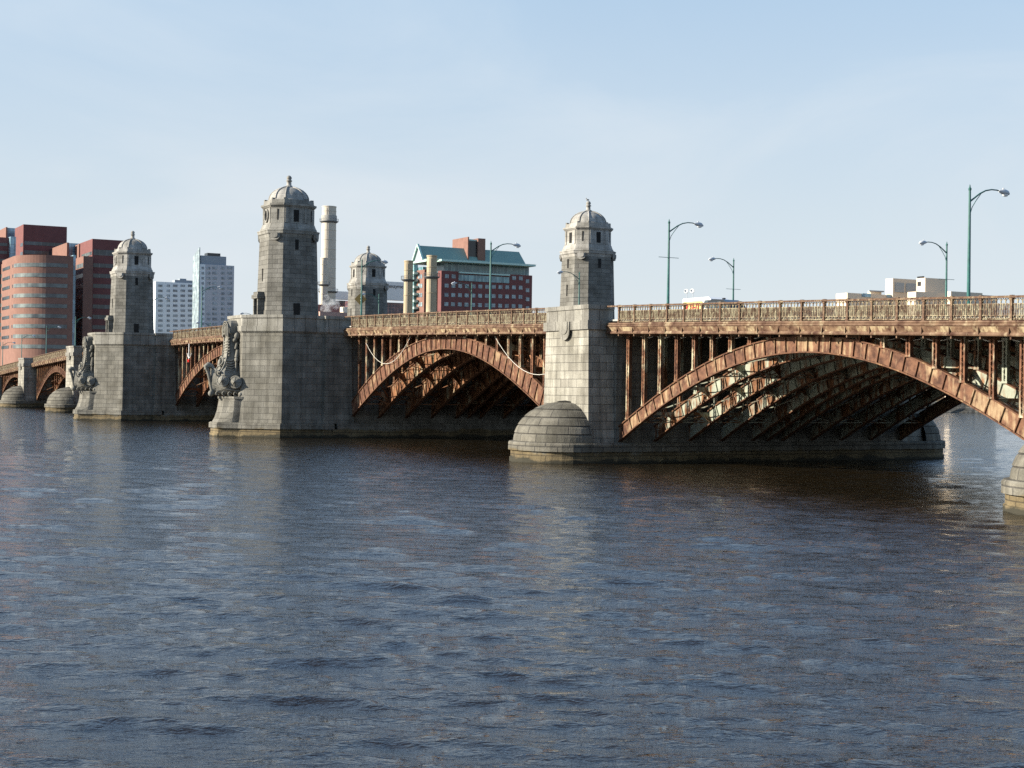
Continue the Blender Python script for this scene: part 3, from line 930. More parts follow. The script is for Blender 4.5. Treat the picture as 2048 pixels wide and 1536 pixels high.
        mb.build("stem_post", G_CARVE, pr)
        # round shields along the gunwale
        for sx in (-1, 1):
            for yy, hw, dz in ((-11.5, 2.28, -0.05), (-12.75, 1.45, 0.12)):
                mb = MB()
                nx, ny = sx*0.80, -0.60 if sgn < 0 else 0.60
                c = np.array(pt(sx*hw, yy, 6.38+dz))
                nr = np.array((nx, ny, 0.05)); nr /= np.linalg.norm(nr)
                t = np.array((-nr[1], nr[0], 0)); t /= np.linalg.norm(t); u = np.cross(nr, t)
                prof = [(0.74,0.0),(0.78,0.12),(0.74,0.20),(0.66,0.22),(0.62,0.17),(0.50,0.30),(0.34,0.40),(0.18,0.46),(0.15,0.50),(0.13,0.60),(0.05,0.70),(0.0,0.71)]
                m_ = 24; vs = []
                for r, h in prof:
                    for k in range(m_):
                        a = 2*pi*k/m_
                        vs.append(c+nr*h+(t*cos(a)+u*sin(a))*r)
                fs = [(j*m_+k, j*m_+(k+1)%m_, (j+1)*m_+(k+1)%m_, (j+1)*m_+k) for j in range(len(prof)-1) for k in range(m_)]
                mb.add(vs, fs, smooth=True); mb.add(vs[:m_], [tuple(range(m_))])
                for k in range(8):
                    a = 2*pi*k/8
                    mb.bar(c+nr*0.24+(t*cos(a)+u*sin(a))*0.62, c+nr*0.50+(t*cos(a)+u*sin(a))*0.16, 0.05, 0.05)
                mb.build("round_shield", G_CARVE, pr)
        # tall carved tablet rising above the hull: crisp stepped slab with mouldings
        def rect(z, hx, yf, yb=-10.7): return [pt(-hx, yb, z), pt(hx, yb, z), pt(hx, yf+0.25, z), pt(hx-0.25, yf, z), pt(-hx+0.25, yf, z), pt(-hx, yf+0.25, z)]
        mb = MB()
        lv = [(6.7,1.75,-12.75),(7.15,1.85,-13.0),(7.55,1.65,-12.95),(8.0,1.35,-12.65),(8.5,1.15,-12.35),(9.2,1.02,-12.15),(10.2,0.95,-12.02),(11.4,0.95,-11.95),(11.9,1.0,-11.98),(12.1,1.12,-12.08),(12.9,1.12,-12.08),(13.25,0.95,-12.02),(13.5,0.62,-11.9),(13.6,0.3,-11.8)]
        rg = [rect(z, hx, yf) for z, hx, yf in lv]
        vs = [p for r in rg for p in r]; n6 = 6
        mb.add(vs, [(j*6+k, j*6+(k+1)%6, (j+1)*6+(k+1)%6, (j+1)*6+k) for j in range(len(rg)-1) for k in range(6)]); mb.add(rg[0], [tuple(range(6))]); mb.add(rg[-1], [tuple(range(6))])
        mb.build("carved_tablet", G_CARVE, pr)
        mb = MB()
        for sx in (-1, 1):
            mb.tube([pt(sx*h_, yy, z) for yy, z, h_ in [(-13.0,7.5,1.30),(-12.72,8.0,1.12),(-12.42,8.5,0.98),(-12.2,9.2,0.88),(-12.06,10.2,0.80),(-12.0,11.4,0.80),(-12.02,11.9,0.85)]], 0.10, 6)
            for rr_, dz, dy in ((1.02, 0, 0), (0.78, -0.05, -0.06), (0.56, -0.1, -0.10)):
                mb.tube([pt(sx*rr_, -12.12+dy, 11.7), pt(sx*rr_, -12.14+dy, 12.5+dz)]+[pt(sx*rr_*cos(a), -12.14+dy, 12.5+dz+rr_*0.95*sin(a)) for a in [pi/2*k/6 for k in range(1, 7)]], 0.085, 6)
            # foot volutes
            for vc in ((1.15, -13.15, 7.35),):
                c = pt(sx*vc[0], vc[1], vc[2])
                mb.tube([(c[0]+sx*0.04*k_, c[1]+(1 if sgn < 0 else -1)*(0.50-0.045*k_)*cos(0.7*k_+2.5), c[2]+(0.50-0.045*k_)*sin(0.7*k_+2.5)) for k_ in range(10)], 0.10, 6)
                mb.sphere(c, (0.18,0.18,0.18), 8, 6)
            # flank ornament : winged head, scroll cylinder and drapery folds
            mb.sphere(pt(sx*1.30,-11.15,11.75), (0.34,0.36,0.42), 10, 8)
            mb.sphere(pt(sx*1.28,-11.35,11.25), (0.26,0.30,0.24), 8, 6)
            mb.tube([pt(sx*1.22,-11.05,11.0), pt(sx*1.36,-11.3,10.2)], [0.20,0.15], 8)
            mb.tube([pt(sx*1.30,-11.0,10.1), pt(sx*1.50,-11.2,9.2)], [0.24,0.24], 10)
            mb.sphere(pt(sx*1.50,-11.2,8.95), (0.26,0.26,0.34), 8, 6)
            mb.tube([pt(sx*1.45,-11.2,8.7), pt(sx*1.62,-11.3,8.0), pt(sx*1.5,-11.2,7.5)], [0.16,0.12,0.16], 7)
            for q in range(6):
                z0 = 8.9-0.28*q
                mb.tube([pt(sx*(1.12+0.07*q), -11.3, z0+0.1), pt(sx*(1.22+0.09*q), -11.8, z0-0.1), pt(sx*(1.10+0.10*q), -12.25-0.08*q, z0-0.02)], 0.10, 6)
            for q in range(7):
                mb.sphere(pt(sx*(0.95+0.02*q), -11.95, 11.5-0.34*q), (0.10,0.12,0.11), 7, 5)
        # inscription bars on the face of the tablet
        for q in range(5):
            o = pt(0, -12.06-0.03*q*0.5, 11.1-0.32*q); mb.box(o[0]-0.55, o[0]+0.55, min(o[1]-0.05,o[1]+0.05), max(o[1]-0.05,o[1]+0.05), o[2]-0.05, o[2]+0.05)
        mb.sphere(pt(0,-12.15,12.45), (0.30,0.22,0.38), 10, 8)
        mb.sphere(pt(0,-12.2,12.0), (0.40,0.16,0.18), 10, 6)
        mb.sphere(pt(0,-12.75,8.6), (0.34,0.24,0.42), 10, 8)
        mb.tube([pt(0.75*cos(a), -12.55-0.35*max(0, -sin(a)), 8.75+0.55*sin(a)) for a in [2*pi*k/18 for k in range(19)]], 0.09, 6)
        bumpy(mb, 0.035, 3, 2.6)
        mb.build("carved_ornament", G_CARVE, pr)
    return pr
prow_pier(X2, "nearer granite pier with a carved ship prow on its nose")
prow_pier(X3, "farther granite pier with a carved ship prow on its nose")

# ------------------------------------------------------------------ towers
def octo(cx, cy, a, q=0.56):
    k = a*q
    return [(cx-k,cy-a),(cx+k,cy-a),(cx+a,cy-k),(cx+a,cy+k),(cx+k,cy+a),(cx-k,cy+a),(cx-a,cy+k),(cx-a,cy-k)]
def face_frame(cx, cy, a, i, q=0.56):
    """middle point and outward normal of octagon face i"""
    pl = octo(cx, cy, a, q); p = np.array(pl[i]); r = np.array(pl[(i+1) % 8])
    m = (p+r)/2; d = r-p; n = np.array((d[1], -d[0])); n /= np.linalg.norm(n)
    return m, n
def slab(m, n, z0, z1, wd, t0, t1):
    mb = MB(); t = np.array((-n[1], n[0]))
    c = m+n*(t0+t1)/2
    mb.obox((c[0], c[1], (z0+z1)/2), (t[0]*wd/2, t[1]*wd/2, 0), (n[0]*(t1-t0)/2, n[1]*(t1-t0)/2, 0), (0,0,(z1-z0)/2))
    return mb
TOP_L = G_TOP
def tower(cx, cy, label, bird=False):
    T = empty("tower", BRIDGE, ); tag(T, label)
    G_TOP = G_TOP_D if (cy < 0 and cx > -50) else TOP_L
    mb = MB()
    mb.prism(octo(cx,cy,3.34), 13.2, 14.9, octo(cx,cy,3.30))
    mb.prism(octo(cx,cy,3.24), 14.903, 23.55, octo(cx,cy,3.00))
    mb.build("shaft", G_TOWER, T)
    mb = MB()
    mb.prism(octo(cx,cy,3.02), 23.553, 23.95, octo(cx,cy,3.12))
    mb.prism(octo(cx,cy,3.20), 23.953, 24.30, octo(cx,cy,3.26))
    mb.prism(octo(cx,cy,3.30), 24.303, 24.42)
    mb.build("cornice", G_TOP, T)
    mb = MB()
    mb.prism(octo(cx,cy,3.02), 24.423, 24.75, octo(cx,cy,2.95))
    mb.prism(octo(cx,cy,2.90), 24.753, 25.25, octo(cx,cy,2.74))
    mb.prism(octo(cx,cy,2.70), 25.253, 27.15, octo(cx,cy,2.66))
    for i in range(8):   # corner pilasters / panels
        m, n = face_frame(cx, cy, 2.68, i)
        wide = i % 2 == 0
        if wide:
            t = np.array((-n[1], n[0]))
            for s in (-1, 1):
                mm = m+t*s*1.18
                mb.v += slab(mm, n, 25.3, 27.1, 0.34, 0.0, 0.10).v[:0]
                q = slab(mm, n, 25.3, 27.1, 0.34, -0.05, 0.09)
                mb.add(q.v, q.f)
    mb.build("belfry", G_TOP, T)
    mb = MB()
    mb.prism(octo(cx,cy,2.74), 27.153, 27.34, octo(cx,cy,2.88))
    mb.prism(octo(cx,cy,2.92), 27.343, 27.56, octo(cx,cy,2.94))
    mb.prism(octo(cx,cy,2.66), 27.563, 28.05, octo(cx,cy,2.62))
    for i in range(8):
        pl = octo(cx,cy,2.42)
        p = pl[i]
        if i % 2 == 0: pass
        mb.prism([(p[0]-0.17,p[1]-0.17),(p[0]+0.17,p[1]-0.17),(p[0]+0.17,p[1]+0.17),(p[0]-0.17,p[1]+0.17)], 28.0, 28.24)
    mb.build("upper_cornice", G_TOP, T)
    mb = MB()
    prof = [(2.42,28.053),(2.42,28.2),(2.36,28.22)]
    for i in range(1, 9):
        a = pi/2*i/9; prof.append((2.34*cos(a), 28.2+1.62*sin(a)))
    prof.append((0.42, 29.83)); prof.append((0, 29.9))
    mb.lathe(cx, cy, prof, n=32, smooth=True)
    for i in range(8):
        p = octo(0,0,1.0)[i]; an = atan2(p[1], p[0])
        mb.tube([(cx+2.38*cos(b)*cos(an), cy+2.38*cos(b)*sin(an), 28.2+1.64*sin(b)) for b in [pi/2*k/8 for k in range(8)]], 0.10, 6)
    mb.build("dome", TOP_L, T)
    mb = MB()
    mb.lathe(cx, cy, [(0.62,29.72),(0.55,29.88),(0.38,30.0),(0.29,30.05),(0.27,30.5),(0.36,30.52),(0.38,30.60),(0.27,30.68),(0.24,30.74),(0.31,30.84),(0.32,30.96),(0.25,31.10),(0.13,31.2),(0,31.24)], n=16, smooth=True)
    if bird: mb.sphere((cx-0.05,cy-0.1,31.38), (0.11,0.26,0.11), 8, 6); mb.sphere((cx-0.05,cy-0.33,31.56), (0.07,0.08,0.07), 8, 6)
    mb.build("finial", TOP_L, T)
    # openings
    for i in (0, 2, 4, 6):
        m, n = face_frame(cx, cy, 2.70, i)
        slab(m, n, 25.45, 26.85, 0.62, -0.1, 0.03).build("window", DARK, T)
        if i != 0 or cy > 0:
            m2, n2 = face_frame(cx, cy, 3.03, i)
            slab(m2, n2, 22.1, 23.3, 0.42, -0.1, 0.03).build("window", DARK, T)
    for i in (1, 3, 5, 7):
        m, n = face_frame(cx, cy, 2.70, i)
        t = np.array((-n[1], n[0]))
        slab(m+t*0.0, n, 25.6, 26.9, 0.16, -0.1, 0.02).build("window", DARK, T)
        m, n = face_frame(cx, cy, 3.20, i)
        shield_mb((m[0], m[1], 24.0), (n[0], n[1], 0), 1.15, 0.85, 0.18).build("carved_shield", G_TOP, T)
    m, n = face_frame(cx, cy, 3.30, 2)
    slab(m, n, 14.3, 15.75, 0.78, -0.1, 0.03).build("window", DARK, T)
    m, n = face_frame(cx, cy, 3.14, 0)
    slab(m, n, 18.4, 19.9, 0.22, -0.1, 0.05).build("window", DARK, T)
    if cy < 0:   # round wreath on the river face
        m, n = face_frame(cx, cy, 2.70, 0)
        t = np.array((-n[1], n[0]))
        mb = MB()
        mb.tube([(m[0]+t[0]*0.55*cos(a)+n[0]*0.08, m[1]+t[1]*0.55*cos(a)+n[1]*0.08, 26.2+0.72*sin(a)) for a in [2*pi*k/20 for k in range(21)]], 0.12, 6)
        mb.build("wreath", G_TOP, T)
        m, n = face_frame(cx, cy, 3.28, 0)
        mb = slab(m, n, 14.15, 16.3, 0.28, 0.0, 0.75)
        t = np.array((-n[1], n[0]))
        mb = MB()
        for s in (-1, 1):
            q = slab(m+t*s*0.72, n, 14.2, 16.3, 0.30, -0.1, 0.70); mb.add(q.v, q.f)
        q = slab(m, n, 16.303, 16.75, 2.1, -0.1, 0.85); mb.add(q.v, q.f)
        q = slab(m, n, 16.753, 17.1, 1.6, -0.1, 0.7); mb.add(q.v, q.f)
        mb.build("porch", G_TOWER, T)
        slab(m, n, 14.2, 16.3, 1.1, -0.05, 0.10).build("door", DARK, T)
    return T
tower(X2, YN, "tallest-looking domed granite tower on the nearer ship-prow pier, river side")
tower(X3, YN, "domed granite tower above the farther ship prow, river side")
tower(X2, YF, "domed granite tower right of centre, on the far side of the deck", bird=True)
tower(X3, YF, "smallest-looking domed tower, seen beside the chimneys, behind a brown diamond sign")

# cables, signs, navigation lights
def sag(p, q, dip, n=14):
    p, q = np.array(p), np.array(q)
    return [tuple(p+(q-p)*k/n-np.array((0,0,dip*4*(k/n)*(1-k/n)))) for k in range(n+1)]
CAB = plain("white_cable_sleeve", (0.50,0.48,0.42), 0.6)
mb = MB(); mb.tube(sag((2.6,0.78,11.0),(15.0,0.78,11.6),2.7), 0.028, 6); mb.tube(sag((31.0,3.0,11.3),(34.5,0.8,11.0),0.4), 0.028, 6)
mb.build("looped_cable", CAB, BRIDGE)
mb = MB(); mb.tube(sag((34.0,0.85,11.2),(48.0,0.85,8.6),2.4), 0.028, 6)
mb.build("looped_cable", CAB, BRIDGE)
mb = MB(); mb.tube(sag((24.0,2.2,11.15),(30.0,2.2,11.15),-0.25), 0.028, 6)
mb.build("looped_cable", CAB, BRIDGE)
for k in range(0, 19):
    x = 58.3+k*P
    if 72 < x < 88 and k % 2: continue
    mb = MB(); mb.tube(sag((x+0.2,1.6,railz(x)-2.5),(x+1.9,1.6,railz(x+P)-2.5),0.10,5), 0.035, 5); mb.build("conduit_pipe", CAB, BRIDGE)
mb = MB(); mb.box(47.55,48.35,-0.05,0.02,7.5,8.4); mb.bar((47.95,0.06,7.3),(47.95,0.06,11.0),0.08)
mb.build("notice_board", WHITE, BRIDGE)
def navlight(x, z0, z1, lens, label):
    n_ = empty("navigation_light", BRIDGE); tag(n_, label)
    mb = MB(); mb.tube([(x,-0.35,z0),(x,-0.35,z1)],0.07,8); mb.tube([(x-1.1,-0.3,z0+0.9),(x-0.6,-0.33,z0+0.35),(x,-0.35,z0+0.2),(x+0.6,-0.33,z0+0.35),(x+1.1,-0.3,z0+0.9)],0.04,6)
    mb.build("hanger_pole", WHITE, n_)
    mb = MB(); mb.lathe(x,-0.35,[(0.05,z0-0.5),(0.2,z0-0.45),(0.22,z0-0.1),(0.1,z0)],n=12); mb.build("lamp", lens, n_)
navlight(-65.5, 9.9, 12.3, plain("red_lens",(0.6,0.03,0.02),0.3), "white pole with red lamp hung under the main arch deck")
navlight(-46.9, 9.3, 12.3, plain("blue_green_lens",(0.05,0.16,0.2),0.3), "white pole with dark green lamp hung at the crown of the main arch")

# ------------------------------------------------------------------ street lamps
def lamp_parts(flip, bars):
    s = -1 if flip else 1
    o = empty("street_lamp")
    mb = MB()
    mb.tube([(0,0,0),(0,0,0.9),(0,0,0.92),(0,0,7.7)], [0.17,0.15,0.115,0.07], 12)
    mb.lathe(0,0,[(0.24,0),(0.24,0.12),(0.17,0.2)],n=12)
    mb.lathe(0,0,[(0.09,7.6),(0.10,7.7),(0.05,7.78),(0.03,7.9),(0.0,7.98)],n=10)
    mb.build("pole", LAMP_G, o)
    mb = MB()
    pts = [(0,s*0.05,6.95),(0,s*0.35,7.15),(0,s*0.8,7.45),(0,s*1.3,7.68),(0,s*1.8,7.78),(0,s*2.25,7.78),(0,s*2.55,7.72)]
    mb.tube(pts, [0.06,0.055,0.05,0.045,0.04,0.04,0.04], 8)
    mb.tube([(0,s*0.05,6.2),(0,s*0.2,6.6),(0,s*0.5,7.0),(0,s*0.95,7.5)], 0.025, 6)
    mb.build("arm", LAMP_G, o)
    mb = MB()
    mb.tube([(0,s*2.42,7.74),(0,s*2.6,7.73),(0,s*2.85,7.70),(0,s*3.1,7.66),(0,s*3.28,7.62)], [0.07,0.13,0.19,0.17,0.06], 10)
    mb.sphere((0,s*2.78,7.9),(0.06,0.06,0.07),8,6)
    hd = mb.build("lamp_head", LAMP_H, o)
    mb = MB(); mb.sphere((0,s*2.95,7.55),(0.14,0.22,0.12),12,8)
    mb.build("globe", plain("lamp_glass",(0.7,0.72,0.72),0.15,0.05), hd)
    if bars:
        for z in (4.9,) if bars == 1 else (4.6, 2.6):
            mb = MB(); mb.tube([(0,-0.95,z),(0,0.95,z)],0.022,6); mb.build("banner_bar", LAMP_G, o)
    return o
def copy_tree(o, parent=None):
    c = o.copy(); COL.objects.link(c)
    if parent: c.parent = parent
    for ch in [q for q in bpy.data.objects if q.parent == o]: copy_tree(ch, c)
    return c
near0 = lamp_parts(False, 0); near1 = lamp_parts(False, 1); far0 = lamp_parts(True, 2)
used = set()
def put_lamp(src, x, y, label, group):
    z = railz(x)-1.14
    if src.name not in used: o = src; used.add(src.name)
    else: o = copy_tree(src)
    o.location = (x, y, z)
    tag(o, label, "street lamp", group)
    return o
GN, GF = "green street lamps along the near parapet", "green street lamps along the far side of the bridge"
XN = [94.2, 62.4, 31.9, -0.7, -65.3, -96.0, -157.0, -188.0, -219.0, -246.5]
near_lab = ["tallest green street lamp, nearest the right edge, arm pointing right",
 "green street lamp left of the white and yellow van, arm pointing right",
 "green street lamp in front of the green-roofed brick building, arm pointing right",
 "green street lamp with the brown diamond sign, in front of the small domed tower",
 "green street lamp in front of the grey apartment tower, arm pointing right",
 "green street lamp just right of the farther prow tower, before the low white apartment block",
 "small lamp in front of the glass strip of the red brick office complex",
 "small lamp in front of the curved red brick office, between the two small piers",
 "small lamp above the leftmost small pier", "leftmost small lamp, at the photo's left edge"]
for i, x in enumerate(XN):
    put_lamp(near1 if i == 1 else near0, x, 1.5, near_lab[i], GN)
XF = [62.2, 31.0, -1.2, -31.5, -65.5, -129, -160]
far_lab = ["green lamp with two banner bars in front of the beige building, arm pointing left",
 "green lamp with banner bars right of the van, arm pointing left",
 "green lamp standing in front of the right-of-centre domed tower, arm pointing left",
 "green lamp before the brick building's windows, arm pointing left",
 "thin green lamp seen just right of the small domed tower",
 "small lamp between the grey apartment tower and the tall domed tower, arm pointing left",
 "small lamp at the foot of the grey apartment tower, arm pointing left"]
for i, x in enumerate(XF): put_lamp(far0, x, 31.4, far_lab[i], GF)
if near1.name not in used: pass
# diamond road sign seen from behind
sg = empty("road_sign"); tag(sg, "brown diamond road sign fixed on the green lamp post by the small domed tower", "road sign")
mb = MB(); xx, yy, zz = -0.7, 1.38, railz(0)+2.05
d_ = 0.72
nrm = np.array((0.94,-0.34)); tt = np.array((0.34,0.94))
vs = []
for o_ in (-0.02, 0.0):
    for u, v in ((-d_,0),(0,-d_),(d_,0),(0,d_)):
        vs.append((xx+tt[0]*u+nrm[0]*(o_-0.15), yy+tt[1]*u+nrm[1]*(o_-0.15), zz+v))
mb.add(vs, [(3,2,1,0),(4,5,6,7)]+[(i,(i+1)%4,4+(i+1)%4,4+i) for i in range(4)])
mb.build("sign_plate", plain("brown_sign_back",(0.30,0.19,0.06),0.6,0.15), sg)
mb = MB(); mb.bar((xx-0.14*nrm[0]*1.0,yy-0.14*nrm[1],zz-0.15),(xx,yy+0.1,zz-0.15),0.05); mb.bar((xx-0.14*nrm[0],yy-0.14*nrm[1],zz+0.2),(xx,yy+0.1,zz+0.2),0.05)
mb.build("bracket", LAMP_H, sg)

# ------------------------------------------------------------------ vehicles on the deck
def wheel(parent, x, y, z, sgn):
    mb = MB(); m_ = 20
    for r0, r1, t in ((0.34, 0.20, 0.22),):
        vs = []
        for yy in (-t/2, t/2):
            for r in (0.34, 0.19):
                for k in range(m_): vs.append((x+r*cos(2*pi*k/m_), y+yy, z+r*sin(2*pi*k/m_)))
        n = m_
        fs = []
        for k in range(n):
            k2 = (k+1) % n
            fs += [(k,k2,2*n+k2,2*n+k),(n+k,3*n+k,3*n+k2,n+k2),(k,n+k,n+k2,k2),(2*n+k,2*n+k2,3*n+k2,3*n+k)]
        mb.add(vs, fs)
    w_ = mb.build("wheel", TYRE, parent)
    mb = MB(); mb.tube([(x,y-0.07,z),(x,y+0.07,z)],0.19,14); mb.build("rim", LAMP_H, w_)
TYRE = plain("tyre_rubber", (0.02,0.02,0.02), 0.9)
YEL = plain("yellow_paint", (0.80,0.62,0.20), 0.35, 0.03)
BLK = plain("black_paint", (0.015,0.017,0.02), 0.25, 0.1, spec=0.6)
GLS = plain("car_glass", (0.05,0.07,0.08), 0.1, 0.1, spec=0.7)
RED = plain("red_paint", (0.62,0.03,0.03), 0.4, 0.05)
def side_body(prof, y0, y1):
    """side outline (x,z) extruded across Y"""
    n = len(prof); mb = MB()
    vs = [(x, y0, z) for x, z in prof]+[(x, y1, z) for x, z in prof]
    mb.add(vs, [tuple(range(n)), tuple(range(n, 2*n))[::-1]]+[(i,(i+1)%n,n+(i+1)%n,n+i) for i in range(n)])
    return mb
vx, vy = 52.2, 10.0
vz = railz(vx+2.5)-1.27
van = empty("delivery_van"); tag(van, "white-topped yellow delivery van with red lettering, behind the railing right of the domed tower", "van")
def vp(l): return [(vx+x, vz+z) for x, z in l]
side_body(vp([(0,0.45),(5.2,0.45),(5.2,1.05),(4.75,1.35),(4.15,2.2),(3.85,2.38),(0.15,2.38),(0,2.25)]), vy, vy+1.9).build("body", WHITE, van)
side_body(vp([(0.12,0.75),(3.02,0.75),(3.02,2.12),(0.12,2.12)]), vy-0.012, vy-0.002).build("yellow_panel", YEL, van)
side_body(vp([(3.25,1.45),(4.05,1.45),(3.86,2.12),(3.25,2.12)]), vy-0.012, vy-0.002).build("side_window", GLS, van)
side_body([(vx+4.79,vz+1.33),(vx+4.83,vz+1.33),(vx+4.23,vz+2.17),(vx+4.19,vz+2.17)], vy+0.1, vy+1.8).build("windscreen", GLS, van)
for x in (0.95, 4.2):
    for yy in (0.06, 1.84): wheel(van, vx+x, vy+yy, vz+0.34, 1)
def text(body, size, loc, rot, mat, name, parent, ext=0.01, shear=0.0, off=0.0):
    cu = bpy.data.curves.new(name, 'FONT'); cu.body = body; cu.size = size; cu.extrude = ext; cu.shear = shear; cu.offset = off
    cu.align_x = 'CENTER'; cu.align_y = 'CENTER'
    tmp = bpy.data.objects.new("tmp", cu); COL.objects.link(tmp)
    dg = bpy.context.evaluated_depsgraph_get(); dg.update()
    me = bpy.data.meshes.new_from_object(tmp.evaluated_get(dg))
    bpy.data.objects.remove(tmp)
    me.materials.clear(); me.materials.append(mat)
    o = bpy.data.objects.new(name, me); COL.objects.link(o); o.parent = parent
    o.location = loc; o.rotation_euler = rot
    return o
text("DHL", 1.15, (vx+1.55, vy-0.03, vz+1.5), (pi/2, 0, 0), RED, "lettering", van, 0.012, 0.35, 0.02)
suv = empty("dark_car"); tag(suv, "dark-roofed car just ahead of the delivery van, only its roof above the railing", "car")
cx_, cy_ = 58.3, 8.0; cz = railz(60)-1.27
def cp(l): return [(cx_+x, cz+z) for x, z in l]
side_body(cp([(0,0.4),(4.6,0.4),(4.65,0.85),(4.4,1.05),(3.6,1.15),(0.1,1.2),(-0.05,0.9)]), cy_, cy_+1.85).build("body", WHITE, suv)
side_body(cp([(0.05,1.203),(3.55,1.153),(3.0,1.7),(2.3,2.0),(1.2,2.08),(0.3,2.04)]), cy_+0.12, cy_+1.73).build("cabin", BLK, suv)
side_body(cp([(0.35,1.28),(1.4,1.28),(1.4,1.85),(0.5,1.85)]), cy_+0.105, cy_+0.117).build("side_window", GLS, suv)
side_body(cp([(1.55,1.28),(2.95,1.28),(2.6,1.6),(2.1,1.85),(1.55,1.85)]), cy_+0.105, cy_+0.117).build("side_window", GLS, suv)
mb = MB(); mb.box(cx_+1.35,cx_+1.55,cy_+0.8,cy_+1.0,cz+2.08,cz+2.2); mb.build("roof_antenna", BLK, suv)
for x in (0.8, 3.8):
    for yy in (0.1, 1.75): wheel(suv, cx_+x, cy_+yy, cz+0.34, 1)
# twin round dishes
q1 = onY(1384.5, 582, 31.6); q2 = onY(1372.5, 582.5, 32.0)
ds = empty("dish_antenna"); tag(ds, "pair of white round dishes on thin posts above the delivery van", "dish")
for q, r in ((q1, 0.26), (q2, 0.25)):
    mb = MB(); cc = np.array(q); nr = np.array((0.75,-0.66,0)); t = np.array((0.66,0.75,0)); u = np.array((0,0,1.))
    vs = []; prof = [(0.0,-0.10),(r*0.6,-0.07),(r,0.0),(r,-0.02),(r*0.6,-0.1),(0,-0.13)]
    for rr_, h in prof:
        for k in range(20):
            a = 2*pi*k/20; vs.append(cc+nr*h+(t*cos(a)+u*sin(a))*rr_)
    mb.add(vs, [(j*20+k, j*20+(k+1)%20, (j+1)*20+(k+1)%20, (j+1)*20+k) for j in range(5) for k in range(20)], smooth=True)
    mb.build("dish", WHITE, ds)
    mb = MB(); mb.tube([(q[0],q[1]+0.1,railz(q[0])-1.1),(q[0],q[1]+0.1,q[2])],0.03,6); mb.build("post", LAMP_H, ds)

# ------------------------------------------------------------------ far shore
shore = [(-420,-900),(-330,-300),(-300,-60),(-285,80),(-203,303),(-178,345),(-60,620),(200,1100)]
land = MB()
far = [(200,1100),(200,4000),(-5000,4000),(-5000,-3000),(-420,-3000),(-420,-900)]
pts = shore+far[1:-1]
land.add([(x,y,3.4) for x, y in pts], [tuple(range(len(pts)))])
gr = land.build("ground", plain("shore_ground", (0.12,0.11,0.08), 0.95, 0.3, 0.05), None)
tag(gr, kind="structure")
# river wall of rough stone
mb = MB()
for (xa, ya), (xb, yb) in zip(shore[:-1], shore[1:]):
    n = max(2, int(math.hypot(xb-xa, yb-ya)/3.0))
    for i in range(n):
        f0, f1 = i/n, (i+1)/n
        for j in range(4):
            z0, z1 = -1+j*1.12, -1+(j+1)*1.12
            def pp(f, z, k): 
                r = random.Random(int(f*1000)*31+int(z*10)+int(xa))
                o = (3.45-z)*0.7+r.uniform(-0.5, 0.5)*(0 if z > 3.3 else 1)
                d = np.array((xb-xa, yb-ya)); d = d/np.linalg.norm(d)
                return (xa+(xb-xa)*f+d[1]*o, ya+(yb-ya)*f-d[0]*o, z)
            mb.add([pp(f0,z0,0), pp(f1,z0,0), pp(f1,z1,0), pp(f0,z1,0)], [(0,1,2,3)])
ROCK = granite("riprap_stone", (0.157,0.151,0.131), (0.056,0.056,0.051), 1.4, 0.7, 0.12)
rw = mb.build("river_wall", ROCK, None); tag(rw, "rough stone river wall along the far bank, seen through the nearest arch", "wall")

# ------------------------------------------------------------------ background buildings
BRICK = plain("red_brick", (0.195,0.104,0.080), 0.9, 0.12, 0.6)
BRICK_SHADE = plain("shaded_red_brick", (0.150,0.060,0.056), 0.9, 0.12, 0.5)  # same brick with shade put into the colour, for walls showing unlit faces
def solve_s(Cp, u, x):
    d0 = np.array(Cp)-C0; u = np.array(u)
    return float(((x-1024)*(d0@FWD)-F_PX*(d0@R2))/(F_PX*(u@R2)-(x-1024)*(u@FWD)))
class Block:
    def __init__(s, xc, ytop, D, xl, xr, ang=0.0, zb=3.0, depth=None):
        s.C = onD(xc, ytop, D); s.D = D
        s.dr = np.array((-sin(ang), cos(ang), 0.)); s.dl = np.array((-cos(ang), -sin(ang), 0.))
        s.nr = -s.dl; s.nl = -s.dr
        s.lr = solve_s(s.C, s.dr, xr)
        s.ll = solve_s(s.C, s.dl, xl) if depth is None else depth
        s.zt = s.C[2]; s.zb = zb
    def poly(s, grow=0.0):
        g = grow
        a = s.C[:2]-s.dr[:2]*g-s.dl[:2]*g
        b = a+s.dr[:2]*(s.lr+2*g); c = b+s.dl[:2]*(s.ll+2*g); d = a+s.dl[:2]*(s.ll+2*g)
        return [tuple(map(float, q)) for q in (a, b, c, d)]
    def body(s, name, mat, parent, parapet=True):
        mb = MB(); mb.prism(s.poly(), s.zb, s.zt)
        o = mb.build(name, mat, parent); return o
    def zpix(s, x, y, side='r'):
        """height of pixel (x,y) on the face"""
        n = s.nr if side == 'r' else s.nl
        d = ray(x, y); t = ((s.C-C0)@n)/(d@n); return float((C0+t*d)[2])
    def upix(s, x, y, side='r'):
        n = s.nr if side == 'r' else s.nl; dd = s.dr if side == 'r' else s.dl
        d = ray(x, y); t = ((s.C-C0)@n)/(d@n); return float((C0+t*d-s.C)@dd)
    def panel(s, side, u0, u1, z0, z1, t=0.12, off=0.0):
        n = s.nr if side == 'r' else s.nl; dd = s.dr if side == 'r' else s.dl
        mb = MB(); c = s.C+dd*(u0+u1)/2+n*(off+t/2-0.02)
        mb.obox((c[0],c[1],(z0+z1)/2), dd*(u1-u0)/2, n*(t/2), (0,0,(z1-z0)/2))
        return mb
BAND_G = glassy("band_window_glass", (0.17,0.20,0.19), (0.05,0.06,0.065), 2.4, 50, 0.25, frame=0.10)
